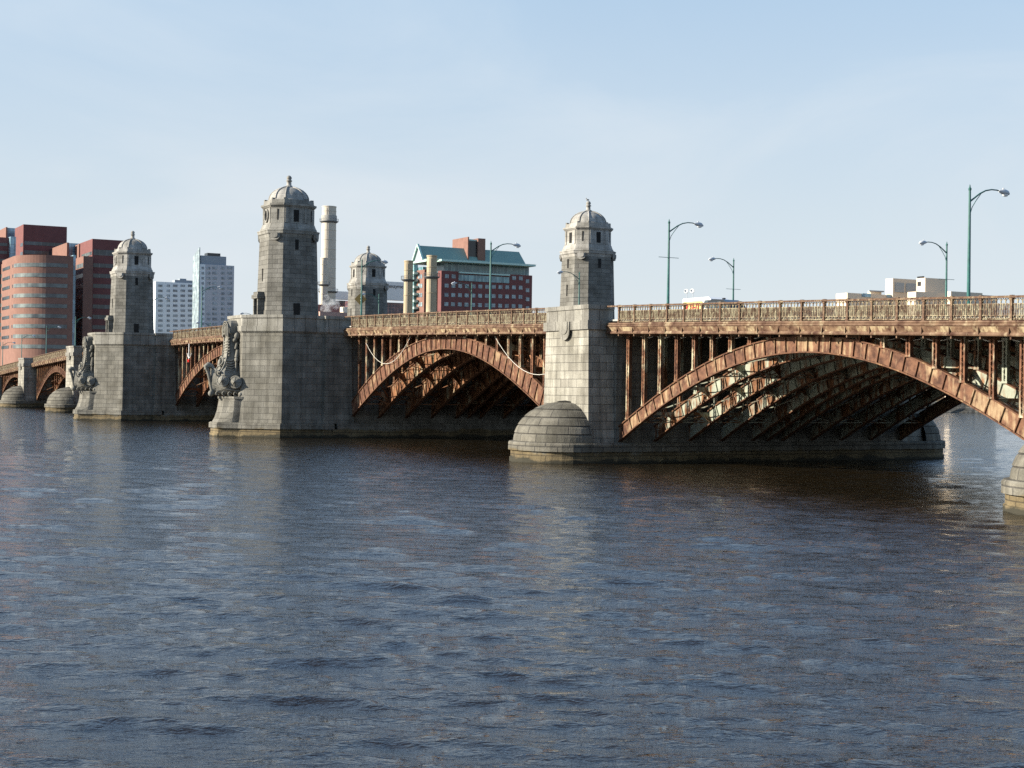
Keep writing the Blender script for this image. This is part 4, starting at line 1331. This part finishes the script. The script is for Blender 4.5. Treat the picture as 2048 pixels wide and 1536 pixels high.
BAND_D = glassy("dark_band_glass", (0.05,0.07,0.08), (0.02,0.03,0.035), 2.4, 50, 0.2, frame=0.10)
TEAL = glassy("teal_curtain_glass", (0.30,0.46,0.52), (0.20,0.34,0.40), 1.6, 3.2, 0.15, (0.12,0.17,0.17))
def bands(B, parent, side, u0, u1, ys, hpx, mat, xref, t=0.10):
    for y in ys:
        zc = B.zpix(xref, y, side); h = hpx*B.D/F_PX
        B.panel(side, u0, u1, zc-h/2, zc+h/2, t).build("window", mat, parent)

# --- red brick office with the rounded corner
OF = empty("brick_office"); tag(OF, "red brick office block with rounded corner and long window bands, behind the bridge's left end", "office building")
A = Block(22.5, 521, 502, -70, 27)
A.body("wing", BRICK, OF)
bands(A, OF, 'l', 1.5, A.ll-1, [546+20.0*i for i in range(8)], 7.5, BAND_G, 20)
A.panel('r', A.lr-0.55, A.lr-0.1, A.zpix(25,610), A.zpix(25,521), 0.6).build("white_fin", WHITE, OF)
# rounded block
Dc = 478
Lc = onD(29, 520, Dc+4); 
zc_top = onD(90, 508.5, Dc)[2]
R_ = 12.5
Cc = onD(147, 508, Dc+6)     # right end of the flat part, on the +X face
xf = Cc[0]; 
y_end = Cc[1]
y_c = y_end-4.3; 
def arc_path(off=0.0, n=18, left=22.0):
    pts = [(xf-R_-left, y_c-R_-off)]
    pts += [(xf-R_+(R_+off)*cos(a), y_c+(R_+off)*sin(a)) for a in [-pi/2+pi/2*i/n for i in range(n+1)]]
    pts += [(xf+off, y_end-0.0)]
    return pts
# fit radius so that the left tangent lands near x=52 px
pw = arc_path()
def ribbon(path, z0, z1, t):
    mb = MB(); n = len(path)
    ins = []
    for i in range(n):
        a = np.array(path[max(i-1,0)]); b = np.array(path[min(i+1,n-1)]); d = b-a; d = d/np.linalg.norm(d)
        ins.append((path[i][0]-d[1]*t*-1*-1, path[i][1]+d[0]*t))
    L_ = [0]
    for i in range(1, n): L_.append(L_[-1]+math.hypot(path[i][0]-path[i-1][0], path[i][1]-path[i-1][1]))
    vs = [(x,y,z0) for x,y in path]+[(x,y,z1) for x,y in path]+[(x,y,z0) for x,y in ins]+[(x,y,z1) for x,y in ins]
    fs = []; uv = []
    for i in range(n-1):
        fs.append((i,i+1,n+i+1,n+i)); uv.append(((L_[i],z0),(L_[i+1],z0),(L_[i+1],z1),(L_[i],z1)))
        fs.append((n+i,n+i+1,3*n+i+1,3*n+i)); uv.append(((L_[i],z1),)*4)
        fs.append((i,2*n+i,2*n+i+1,i+1)); uv.append(((L_[i],z0),)*4)
    for e in (0, n-1):
        fs.append((e,n+e,3*n+e,2*n+e)); uv.append(((L_[e],z0),)*4)
    mb.add(vs, fs, uv); return mb
mb = MB(); body = pw+[(xf-R_-22, y_end)]
mb.prism(body, 3.0, zc_top)
mb.build("wing", BRICK, OF)
pxz = lambda y: onD(95, y, Dc+3)[2]
po = arc_path(0.12)
for i, y in enumerate([530+20.4*k for k in range(9)]):
    z0, z1 = pxz(y+3.8), pxz(y-3.8)
    ribbon(po[2:-1]+[(po[-1][0], po[-1][1]-1.8)], z0, z1, 0.3).build("window", BAND_G, OF)
    mb = ribbon([(po[0][0]+1.5,po[0][1]), (po[1][0]-6.5, po[1][1])], z0+0.1, z1-0.1, 0.3); mb.build("window", BAND_D, OF)
    mb = ribbon([(po[1][0]-1.4,po[1][1]), (po[1][0]-0.5, po[1][1])], z0+0.1, z1-0.1, 0.3); mb.build("window", BAND_D, OF)
G1 = Block(146.5, 510, 489, 138, 151.8); G1.body("glass_stair", TEAL, OF)
H1 = Block(185, 477.5, 505, 156, 275); H1.body("wing", BRICK_SHADE, OF)
H1b = Block(167, 512, 499, 150, 186); H1b.body("wing", BRICK, OF)
bands(H1b, OF, 'l', 0.3, H1b.ll*0.8, [532+20.6*i for i in range(8)], 8, BAND_G, 160)
bands(H1, OF, 'r', 0.4, H1.lr*0.9, [y for y in (505.0,)], 11, BAND_D, 200)
bands(H1, OF, 'r', 0.4, H1.lr*0.9, [531+20.6*i for i in range(8)], 8, BAND_D, 200)
bands(H1, OF, 'l', 0.5, H1.ll*0.72, [508,]+[532+20.6*i for i in range(8)], 7, BAND_G, 178)
I1 = Block(134, 485, 524, 60, 138); I1.body("wing", BRICK, OF)
I2 = Block(138, 486, 527, 128, 160); I2.body("glass_stair", TEAL, OF)
I3 = Block(158, 488, 522, 140, 163); I3.body("wing", BRICK, OF)
# --- taller brick block behind
OT = empty("brick_tower_block"); tag(OT, "tall shaded red brick tower block behind the rounded office, upper left corner of the skyline", "office building")
J = Block(47, 448.5, 545, 30, 134); J.body("wing", BRICK_SHADE, OT)
bands(J, OT, 'r', 0.4, J.lr*0.97, [488, 506], 7, BAND_D, 90)
bands(J, OT, 'l', 0.5, J.ll*0.3, [489, 507], 7, BAND_D, 45)
K = Block(-40, 472, 518, -60, 21); K.body("wing", BRICK_SHADE, OT)
bands(K, OT, 'r', 0.4, K.lr*0.9, [489, 505, 521], 6, BAND_D, 8)
K2 = Block(21, 473, 520, 15, 32); K2.body("glass_stair", TEAL, OT)
L1 = Block(12, 454, 565, -40, 15); L1.body("wing", BRICK, OT)
L2 = Block(15, 455.5, 568, 8, 34); L2.body("glass_stair", TEAL, OT)

# --- pale apartment blocks
def stucco(n, c): return plain(n, c, 0.85, 0.05, 0.1)
AW = stucco("white_stucco", (0.62,0.66,0.68)); AG = stucco("grey_panel", (0.42,0.42,0.44)); AP = stucco("penthouse_metal", (0.25,0.28,0.31))
WIN = glassy("apartment_glass", (0.28,0.33,0.36), (0.13,0.16,0.18), 1.3, 50, 0.2, frame=0.06, line=(0.4,0.42,0.44))
GLB = glassy("pale_glass_fin", (0.30,0.35,0.35), (0.24,0.30,0.31), 2.2, 3.0, 0.2, (0.35,0.45,0.46))
AB = empty("apartment_block"); tag(AB, "low white apartment block with five columns of windows, left of the grey apartment tower", "apartment building")
Q = Block(311.5, 563, 880, 307, 391); Q.body("wall", AW, AB)
Q.panel('r', Q.upix(350,560), Q.upix(391,560), Q.zt, Q.zt+1.6, 6.0, -6.5).build("roof_box", AP, AB)
Q.panel('r', Q.upix(361,560), Q.upix(374,560), Q.zt+1.603, Q.zt+2.6, 5.0, -6.5).build("roof_box", AP, AB)
for x, wd in ((320.6,9),(336.6,6.4),(350.5,9),(365.5,9),(380.3,9)):
    for i in range(10):
        y = 571.5+9.95*i; u = Q.upix(x, y); z = Q.zpix(x, y); k = 880/F_PX/0.98
        Q.panel('r', u-wd*k/2, u+wd*k/2, z-2.3*k, z+2.3*k, 0.14).build("window", WIN, AB)
AT = empty("apartment_tower"); tag(AT, "tall grey apartment tower with a pale glass fin on its left edge", "apartment building")
T1 = Block(400, 528, 850, 387.5, 468.5); T1.body("wall", AG, AT)
T1.panel('l', 0, T1.ll, T1.zb, T1.zpix(395,512,'l'), 0.5, 0.02).build("glass_fin", GLB, AT)
mb = MB(); a = T1.C+T1.nl*0.5; b = a+T1.dl*T1.ll; z0 = T1.zpix(395,512,'l'); 
zl, zr = z0+0.2, z0+4.6
vs = []
for off in (0, 0.5):
    for p_, z in ((a, z0+0.003), (b, z0+0.003), (b, zl), (a, zr)): q = p_-T1.nl*off; vs.append((q[0], q[1], z))
mb.add(vs, [(0,1,2,3),(7,6,5,4)]+[(i,(i+1)%4,4+(i+1)%4,4+i) for i in range(4)]); mb.build("fin_crest", GLB, AT)
T1.panel('r', 0.05, T1.upix(410,560), T1.zb, T1.zt-0.05, 0.2, 0.0).build("white_strip", AW, AT)
T1.panel('r', 0.6, T1.upix(453.5,520), T1.zt+0.003, T1.zpix(430,512), 12, -13).build("penthouse", AP, AT)
T1.panel('r', T1.upix(418,508), T1.upix(444,508), T1.zpix(430,512)+0.003, T1.zpix(430,505.5), 6, -9).build("plant_room", BLK, AT)
for ci, (x, wd) in enumerate(((405.2,5),(417,7),(429.3,9.5),(445.6,7),(459.3,9.5))):
    for i in range(12):
        y = 536+10.2*i; u = T1.upix(x, y); z = T1.zpix(x, y); k = 850/F_PX/0.98
        if ci == 1 and 5 <= i <= 8: continue
        T1.panel('r', u-wd*k/2, u+wd*k/2, z-2.4*k, z+2.4*k, 0.16, 0.2 if ci == 0 else 0.0).build("window", WIN, AT)

# --- power plant stacks
STK = plain("cream_stack_paint", (0.50,0.445,0.36), 0.8, 0.08, 0.15)
STK2 = plain("tan_stack_paint", (0.36,0.295,0.195), 0.85, 0.18, 0.15)
GAL = plain("gallery_steel", (0.13,0.14,0.15), 0.7)
def stack(xc, ytop, wpx, D, base_w, mat, label, gal, seams, topband=None, ladder=False):
    o = empty("chimney_stack"); tag(o, label, "chimney", "power plant chimneys behind the bridge")
    c = onD(xc, ytop, D); zt = c[2]; r = wpx/2*D/F_PX; rb = base_w/2*D/F_PX
    zb = 3.0
    rr = lambda z: rb+(r-rb)*(z-zb)/(zt-zb)
    prof = [(rb, zb)]; z = zb+seams
    while z < zt-1:
        q = rr(z); prof += [(q, z-0.12), (q+0.12, z-0.08), (q+0.12, z+0.08), (q, z+0.12)]; z += seams
    prof += [(r, zt-0.5), (r+0.15, zt-0.45), (r+0.15, zt), (r-0.3, zt), (r-0.3, zt-2)]
    mb = MB(); mb.lathe(c[0], c[1], prof, n=28, smooth=False, caps=False); mb.build("shaft", mat, o)
    for y in gal:
        z = onD(xc, y, D)[2]; q = rr(z)
        mb = MB(); mb.lathe(c[0], c[1], [(q+0.02, z-0.9),(q+1.15, z-0.12),(q+1.15, z),(q+0.02, z)], n=28)
        for k in range(20):
            a = 2*pi*k/20; mb.bar((c[0]+(q+1.1)*cos(a), c[1]+(q+1.1)*sin(a), z), (c[0]+(q+1.1)*cos(a), c[1]+(q+1.1)*sin(a), z+1.2), 0.07)
        mb.tube([(c[0]+(q+1.1)*cos(2*pi*k/20), c[1]+(q+1.1)*sin(2*pi*k/20), z+1.2) for k in range(21)], 0.05, 5)
        mb.build("gallery", GAL, o)
    if topband:
        z0, z1 = onD(xc, topband[1], D)[2], onD(xc, topband[0], D)[2]
        mb = MB(); mb.lathe(c[0], c[1], [(rr(z0)+0.05,z0),(rr(z0)+0.35,z0+0.1),(rr(z1)+0.35,z1-0.1),(rr(z1)+0.05,z1)], n=28); mb.build("steel_band", plain("grey_band",(0.30,0.29,0.26),0.7), o)
    mb = MB(); an = -0.7; z = zb
    for s_ in (-0.25, 0.25):
        mb.bar((c[0]+(rb+0.2)*cos(an)+s_*-sin(an), c[1]+(rb+0.2)*sin(an)+s_*cos(an), zb), (c[0]+(r+0.2)*cos(an)+s_*-sin(an), c[1]+(r+0.2)*sin(an)+s_*cos(an), zt-1), 0.08)
    mb.build("ladder", GAL, o)
    return o
stack(658.5, 413, 28, 712, 33, STK, "tallest cream chimney stack with a grey band near its top", [443, 583], 4.6, (431, 443))
stack(648.5, 516, 14, 690, 19, STK, "short slim cream stack standing in front of the tallest chimney", [569], 4.6)
stack(817.5, 521.5, 17.5, 530, 20, STK2, "tan chimney stack, left one of the pair before the green-roofed building", [559], 9.0)
stack(864, 511, 20, 515, 22.5, STK2, "tan chimney stack, right one of the pair before the green-roofed building", [553.5], 9.0)
# --- low plant building
PB = empty("plant_building"); tag(PB, "low pinkish plant building with a bright white end wall at the foot of the stacks", "industrial building")
B1 = Block(640, 623, 600, 615, 700); B1.body("wall", plain("pink_wall",(0.42,0.27,0.22),0.9), PB)
B2 = Block(688, 613.5, 640, 680, 697); B2.body("end_wall", plain("cream_wall",(0.75,0.66,0.52),0.9), PB)
B3 = Block(636, 609, 660, 620, 690); B3.body("wall", plain("dull_red_wall",(0.30,0.14,0.12),0.9), PB)
# --- grey panelled laboratory with sign
LB = empty("laboratory_building"); tag(LB, "grey panelled building with dark lettering, beside the small domed tower", "office building")
GP = stucco("grey_metal_panel", (0.68,0.66,0.63))
RG = glassy("red_gridded_glass", (0.13,0.075,0.08), (0.05,0.05,0.07), 1.8, 1.8, 0.25, (0.25,0.12,0.11), 0.14)
N1 = Block(700, 601.5, 780, 690, 850); N1.body("glass_wall", RG, LB)
N1.panel('r', N1.upix(738,580), N1.lr, N1.zpix(790,601), N1.zpix(790,564.5), 4, -1.0).build("sign_panel", GP, LB)
N2_ = Block(655, 600, 790, 650, 712); N2_.body("glass_wall", RG, LB)
N2_.panel('r', 0, N2_.lr, N2_.zpix(685,599.5), N2_.zpix(685,583.5), 4, -1.0).build("roof_panel", GP, LB)
lc = onD(783, 574, 780); lu = N1.upix(785.5, 573.5); lz = N1.zpix(785.5, 573.5)
lp = N1.C+N1.dr*lu+N1.nr*3.05
text("genzyme", 2.75, (lp[0], lp[1], lz), (pi/2, 0, pi/2), BLK, "lettering", LB, 0.05, 0, 0.03)

# --- green-roofed brick building
GB = empty("green_roof_building"); tag(GB, "red brick building with a steep green copper roof and glass upper floors", "office building")
COPPER = plain("green_copper", (0.18,0.285,0.25), 0.6, 0.06, 0.2)
CTRIM = plain("pale_green_trim", (0.40,0.56,0.50), 0.6, 0.05)
TGL = glassy("teal_strip_glass", (0.16,0.30,0.31), (0.07,0.16,0.18), 1.5, 50, 0.15, (0.30,0.42,0.40), 0.09)
SQW = glassy("square_window_glass", (0.20,0.29,0.31), (0.14,0.21,0.23), 0.95, 0.95, 0.2, (0.32,0.38,0.38), 0.10)
W1 = Block(883, 541, 550, 876, 1064.5); W1.body("brick_wall", BRICK_SHADE, GB)
W0 = Block(849, 539, 572, 834, 882); W0.body("brick_wing", BRICK, GB)
W3 = W1
kk = 550/F_PX
# glass upper storey and strip
z_e = W1.zpix(890, 523.5)
GU = Block(888, 530, 554, 846, 1058, depth=14); mb = MB(); mb.prism(GU.poly(), W1.zt+0.003, z_e); mb.build("glass_storey", TGL, GB)
mb = MB(); mb.prism(Block(846, 530, 575, 832, 886).poly(), W0.zt+0.003, z_e); mb.build("glass_storey", TGL, GB)
W1.panel('r', W1.upix(917,556), W1.upix(1018,560), W1.zpix(917,561.3), W1.zpix(917,549), 0.3, 0.0).build("window", TGL, GB)
W1.panel('r', W1.upix(917,556), W1.upix(1018,560), W1.zpix(917,546.5), W1.zpix(917,543.6), 0.9, 0.0).build("trim_band", CTRIM, GB)
# eave slab
ES = Block(886, 523.5, 549, 800, 1063, depth=19)
zE = z_e
mb = MB(); mb.prism(ES.poly(1.2), zE+0.003, zE+0.75); mb.build("eave_slab", CTRIM, GB)
# steep roof on top
XF_ = W1.C[0]
ridge = onX(837.5, 491, XF_-10.6)
Xr = ridge[0]; Yr0 = ridge[1]; zR = None
# ridge line runs along +Y; ends so that it meets x=1038
Yr1 = Yr0+solve_s((Xr,Yr0,ridge[2]), (0,1,0), 1038)
HW = 4.3; zF = zE+0.753
Yf0, Yf1 = Yr0-0.0, Yr1+1.2
mb = MB(); mb.box(XF_-19, XF_-2.5, Yr0-0.5, ES.C[1]-1.3, zE+0.003, zE+0.75); mb.build('eave_slab', CTRIM, GB)
mb = MB()
hr_ = ridge[2]
vs = [(Xr-HW,Yf0,zF),(Xr+HW,Yf0,zF),(Xr+HW,Yf1,zF),(Xr-HW,Yf1,zF),(Xr,Yf0,hr_),(Xr,Yr1,hr_)]
mb.add(vs, [(0,3,2,1),(1,2,5,4),(3,0,4,5),(0,1,4),(2,3,5)]); mb.build("roof", COPPER, GB)
# apron of lower slope in front
mb = MB(); E0 = ES.poly(1.0)
xfE = max(p[0] for p in E0)
vs = [(Xr+HW+0.01,Yf0,zF+0.5),(xfE-0.4,ES.C[1]-0.8,zF),(xfE-0.4,Yf1,zF),(Xr+HW+0.01,Yf1,zF+0.5),(Xr+HW+0.01,Yf0,zF-0.0),(Xr+HW+0.01,Yf1,zF)]
mb.add(vs, [(0,1,2,3),(0,4,1),(3,2,5)]); mb.build("roof_apron", COPPER, GB)
for sx in (-1, 1):
    mb = MB(); mb.bar((Xr+sx*(HW+0.3), Yf0-0.35, zF), (Xr, Yf0-0.35, hr_+0.4), 0.6, 0.8, up=(0,1,0)); mb.build("barge_board", CTRIM, GB)
mb = MB(); mb.add([(Xr-HW*0.8,Yf0-0.05,zF+0.1),(Xr+HW*0.8,Yf0-0.05,zF+0.1),(Xr,Yf0-0.05,hr_-1.1),(Xr-HW*0.8,Yf0-0.01,zF+0.1),(Xr+HW*0.8,Yf0-0.01,zF+0.1),(Xr,Yf0-0.01,hr_-1.1)],[(0,1,2),(5,4,3)]); mb.build("gable_louvre", AP, GB)
# rooftop plant housing of brick
xb = Xr+3.4
def yz(x, y): q = onX(x, y, xb); return q[1], q[2]
ya_, zt_ = yz(936, 473.5); yb_, _ = yz(956.5, 473.5); yc_, _ = yz(971, 476)
lback = solve_s((xb, ya_, zt_), (-1,0,0), 905)
lowz = zF+0.6
mb = MB(); mb.box(xb-lback, xb, ya_, ya_+0.5, lowz, zt_); mb.build("roof_housing", BRICK, GB)
mb = MB(); mb.box(xb-lback, xb, yb_, yc_, lowz, zt_-0.3); mb.build("roof_housing", BRICK, GB)
mb = MB(); mb.box(xb-lback, xb-1.0, ya_+0.503, yb_-0.003, lowz, yz(945,481)[1]); mb.build("opening_shade", BLK, GB)  # black block: shade of the housing's open recess put into its colour
mb = MB(); mb.box(xb-lback+1, xb-1.2, ya_+0.503, yb_-0.003, yz(945,481)[1]+0.003, yz(945,478)[1]); mb.build("housing_roof", CTRIM, GB)
# windows
for r in range(4):
    for c_ in range(12):
        x = 893.5+13.45*c_+(-0.4*r); ybase = 552.5+18.6*r+0.0285*(x-893)
        if r == 0 and 2 <= c_ <= 9: continue
        u = W1.upix(x, ybase); z = W1.zpix(x, ybase)
        W1.panel('r', u-0.8, u+0.8, z-0.72, z+0.72, 0.14).build("window", SQW, GB)
    x = 1055; y = 563+18.0*r-0.5
    u = W3.upix(x, y); z = W3.zpix(x, y); W3.panel('r', u-0.75, u+0.75, z-0.72, z+0.72, 0.14).build("window", SQW, GB)
    for xw in (838.5, 843):
        y = 553+18.6*r; u = W0.upix(xw, y, 'l'); z = W0.zpix(xw, y, 'l')
        W0.panel('l', u-0.8, u+0.8, z-0.8, z+0.8, 0.14).build("window", SQW, GB)
# lattice of pale green balconies down the left edge
for r in range(6):
    x, y = 829, 546+14*r
    q = onD(x, y, 577)
    mb = MB(); mb.box(q[0]-1.5, q[0]+1.5, q[1]-0.9, q[1]+0.9, q[2]-0.5, q[2]+0.4); mb.build("balcony", CTRIM, GB)
q = onD(829, 540, 579); mb = MB(); mb.box(q[0]-1.3, q[0]+0.6, q[1]-0.5, q[1]+1.2, 3, q[2]+3); mb.build("stair_glass", TGL, GB)

# --- beige building at right
BG = empty("beige_building"); tag(BG, "beige concrete building with two flat-topped blocks behind the railing at right", "building")
BE = plain("beige_concrete", (0.60,0.50,0.38), 0.9, 0.05, 0.1); BEG = plain("grey_louvre_panel", (0.33,0.34,0.33), 0.8, 0.05)
V1 = Block(1786, 556.5, 600, 1771, 1838, 0.0); V1.body("block", BE, BG)
for x0, x1 in ((1790,1807.5),(1811.5,1830)):
    V1.panel('r', V1.upix(x0,575), V1.upix(x1,575), V1.zpix(1800,585), V1.zpix(1800,566), 0.3).build("louvre_panel", BEG, BG)
V2 = Block(1850.5, 555.5, 590, 1833, 1892); V2.body("block", BE, BG)
V2.panel('l', V2.upix(1842,567,'l'), V2.upix(1835.5,567,'l'), V2.zpix(1838,572,'l'), V2.zpix(1838,563.5,'l'), 0.2).build("window", BLK, BG)
V3 = Block(1832, 583, 575, 1815, 1898); V3.body("block", BE, BG)
V4 = Block(1902, 582.5, 572, 1892, 1965); V4.body("block", BE, BG)
V5 = Block(1695, 585.5, 590, 1672, 1776); V5.body("block", BE, BG)
V6 = Block(1742, 583, 605, 1735, 1763); V6.body("block", BE, BG)
V7 = Block(1965, 590, 580, 1960, 1995); V7.body("block", BE, BG)
V5.panel('r', V5.upix(1724,590), V5.upix(1741,590), V5.zpix(1732,594), V5.zpix(1732,587), 0.3).build("window", TEAL, BG)
V5.panel('r', V5.upix(1773,592), V5.upix(1776,592)+2, V5.zpix(1774,595), V5.zpix(1774,589), 0.3).build("window", TEAL, BG)
mb = MB(); q = onD(1845, 553, 592); mb.box(q[0]-3,q[0],q[1],q[1]+1,V2.zt,V2.zt+0.8); mb.build("roof_vent", BLK, BG)
mb = MB(); q = onD(1754, 552.5, 606); mb.box(q[0]-1,q[0],q[1]-4,q[1]+4,V6.zt,V6.zt+0.5); mb.build("roof_vent", AP, BG)

# steam puff
mb = MB(); q = onD(661, 610, 640)
rs = random.Random(3)
for k in range(6): mb.sphere((q[0]+rs.uniform(-2,2), q[1]+rs.uniform(-2.6,2.6), q[2]+rs.uniform(-2,2.5)), 2.2+rs.uniform(-.4,.6), 12, 8)
st, t, b, N, Lk = newmat("steam")
t.nodes.remove(b); pv = N('ShaderNodeVolumePrincipled'); pv.inputs['Color'].default_value = (1,1,1,1)
nn = noise(t, posn(t), 0.35, 4); mm = N('ShaderNodeMath'); mm.operation = 'MULTIPLY'; Lk(ramp(t, nn, 0.45, 0.65), mm.inputs[0]); mm.inputs[1].default_value = 0.28
Lk(mm.outputs[0], pv.inputs['Density']); Lk(pv.outputs[0], t.nodes['Material Output'].inputs['Volume'])
sm = mb.build("steam", st, None); tag(sm, "puff of white steam at the foot of the tall chimney", "steam", kind="stuff")

# ------------------------------------------------------------------ water
def axis(c, lo, hi, d0, gneg, gpos):
    a = [c]; d = d0
    x = c
    while x < hi: x += d; a.append(x); d = min(d*gpos, 60)
    d = d0; x = c; bneg = []
    while x > lo: x -= d; bneg.append(x); d = min(d*gneg, 60)
    return np.array(bneg[::-1]+a)
gx = axis(139, -600, 900, 0.065, 1.0055, 1.03)
gy = axis(-55, -1500, 1600, 0.065, 1.03, 1.0055)
GX, GY = np.meshgrid(gx.astype(np.float32), gy.astype(np.float32), indexing='ij')
dX = np.gradient(gx)[:, None]; dY = np.gradient(gy)[None, :]
sp_ = np.maximum(dX, dY).astype(np.float32)
r_ = np.random.RandomState(11)
Z = np.zeros_like(GX); HX = np.zeros_like(GX); HY = np.zeros_like(GX)
wamp = 0.85+0.30*np.sin(GX*0.11+1.3*np.sin(GY*0.07))*np.sin(GY*0.13+0.9*np.sin(GX*0.05)+2)
for k in range(190):
    lam = 0.24*(3.6/0.24)**(((k+r_.rand())/190)**0.85)
    th = radians(138)+r_.normal()*(0.34+0.25*(lam < 0.9))
    kx, ky = 2*pi/lam*cos(th), 2*pi/lam*sin(th)
    a = 0.0030*lam**0.92*(1.0 if lam < 1.2 else (1.2/lam)**0.35)
    # sub-block where this wave is resolved by the mesh
    ix = np.where(dX[:, 0]*2.5 < lam)[0]; iy = np.where(dY[0]*2.5 < lam)[0]
    phase = r_.rand()*2*pi
    if len(ix) < 2 or len(iy) < 2: continue
    sl = (slice(ix[0], ix[-1]+1), slice(iy[0], iy[-1]+1))
    fade = np.clip((lam/sp_[sl]-2.5)/3.0, 0, 1)*a
    ph = np.float32(kx)*GX[sl]+np.float32(ky)*GY[sl]+np.float32(phase)
    Z[sl] += fade*np.cos(ph)
    sn = fade*np.sin(ph)*0.95
    HX[sl] -= sn*cos(th); HY[sl] -= sn*sin(th)
Z *= wamp
verts = np.stack([GX+HX, GY+HY, Z], -1).reshape(-1, 3)
nx_, ny_ = GX.shape
I, J_ = np.meshgrid(np.arange(nx_-1), np.arange(ny_-1), indexing='ij')
b0 = (I*ny_+J_).ravel()
faces = np.stack([b0, b0+ny_, b0+ny_+1, b0+1], -1)
wm = bpy.data.meshes.new("water")
wm.vertices.add(len(verts)); wm.vertices.foreach_set("co", verts.ravel())
wm.loops.add(faces.size); wm.loops.foreach_set("vertex_index", faces.ravel().astype(np.int32))
wm.polygons.add(len(faces)); wm.polygons.foreach_set("loop_start", (np.arange(len(faces))*4).astype(np.int32))
wm.polygons.foreach_set("use_smooth", np.ones(len(faces), bool))
wm.update(); wm.validate()
m, t, b, N, Lk = newmat("river_water")
p = posn(t)
b.inputs['Base Color'].default_value = (0.0110, 0.0080, 0.0042, 1)
b.inputs['Roughness'].default_value = 0.05
b.inputs['IOR'].default_value = 1.45
b.inputs['Specular IOR Level'].default_value = 0.8
def hnoise(sc, det, w3, amp, rot=0.45):
    m0 = N('ShaderNodeMapping'); m0.inputs['Rotation'].default_value = (0,0,-1.0-rot*0.2); Lk(p, m0.inputs['Vector'])
    mpn = N('ShaderNodeMapping'); mpn.inputs['Scale'].default_value = w3
    Lk(m0.outputs[0], mpn.inputs['Vector'])
    n = N('ShaderNodeTexNoise'); n.inputs['Scale'].default_value = sc; n.inputs['Detail'].default_value = det; n.inputs['Roughness'].default_value = 0.6; n.inputs['Distortion'].default_value = 0.4
    Lk(mpn.outputs[0], n.inputs['Vector'])
    mu = N('ShaderNodeMath'); mu.operation = 'MULTIPLY'; Lk(n.outputs[0], mu.inputs[0]); mu.inputs[1].default_value = amp
    return mu.outputs[0]
h1 = hnoise(0.8, 5, (0.55,1.3,1), 0.02)
h2 = hnoise(2.6, 4, (0.6,1.25,1), 0.075)
h3 = hnoise(9.0, 3, (0.7,1.2,1), 0.030, 0.2)
s1 = N('ShaderNodeMath'); s1.operation = 'ADD'; Lk(h1, s1.inputs[0]); Lk(h2, s1.inputs[1])
s2 = N('ShaderNodeMath'); s2.operation = 'ADD'; Lk(s1.outputs[0], s2.inputs[0]); Lk(h3, s2.inputs[1])
bn = N('ShaderNodeBump'); bn.inputs['Strength'].default_value = 1.0; bn.inputs['Distance'].default_value = 1.0
Lk(s2.outputs[0], bn.inputs['Height'])
# unfiltered small wavelets: random slopes added to the normal
def slopes(sc, k, off):
    m0 = N('ShaderNodeMapping'); m0.inputs['Rotation'].default_value = (0,0,-1.0); Lk(p, m0.inputs['Vector'])
    mpn = N('ShaderNodeMapping'); mpn.inputs['Location'].default_value = (off,0,0); mpn.inputs['Scale'].default_value = (0.5,1.5,1)
    Lk(m0.outputs[0], mpn.inputs['Vector'])
    n = N('ShaderNodeTexNoise'); n.inputs['Scale'].default_value = sc; n.inputs['Detail'].default_value = 3; Lk(mpn.outputs[0], n.inputs['Vector'])
    v1 = N('ShaderNodeVectorMath'); v1.operation = 'SUBTRACT'; Lk(n.outputs['Color'], v1.inputs[0]); v1.inputs[1].default_value = (0.5,0.5,0.5)
    v2 = N('ShaderNodeVectorMath'); v2.operation = 'MULTIPLY'; Lk(v1.outputs[0], v2.inputs[0]); v2.inputs[1].default_value = (k,k,0)
    return v2.outputs[0]
va = N('ShaderNodeVectorMath'); va.operation = 'ADD'; Lk(slopes(2.0, 0.66, 3), va.inputs[0]); Lk(slopes(6.5, 0.42, 11), va.inputs[1])
vb = N('ShaderNodeVectorMath'); vb.operation = 'ADD'; Lk(va.outputs[0], vb.inputs[0]); Lk(bn.outputs[0], vb.inputs[1])
vn = N('ShaderNodeVectorMath'); vn.operation = 'NORMALIZE'; Lk(vb.outputs[0], vn.inputs[0]); Lk(vn.outputs[0], b.inputs['Normal'])
wm.materials.append(m)
wo_ = bpy.data.objects.new("water", wm); COL.objects.link(wo_); tag(wo_, kind="structure")
mb = MB(); mb.add([(-5000,-6000,-3.0),(6000,-6000,-3.0),(6000,6000,-3.0),(-5000,6000,-3.0)], [(0,1,2,3)])
rb_ = mb.build("riverbed", plain("river_mud",(0.05,0.04,0.03),0.9), None); tag(rb_, kind="structure")
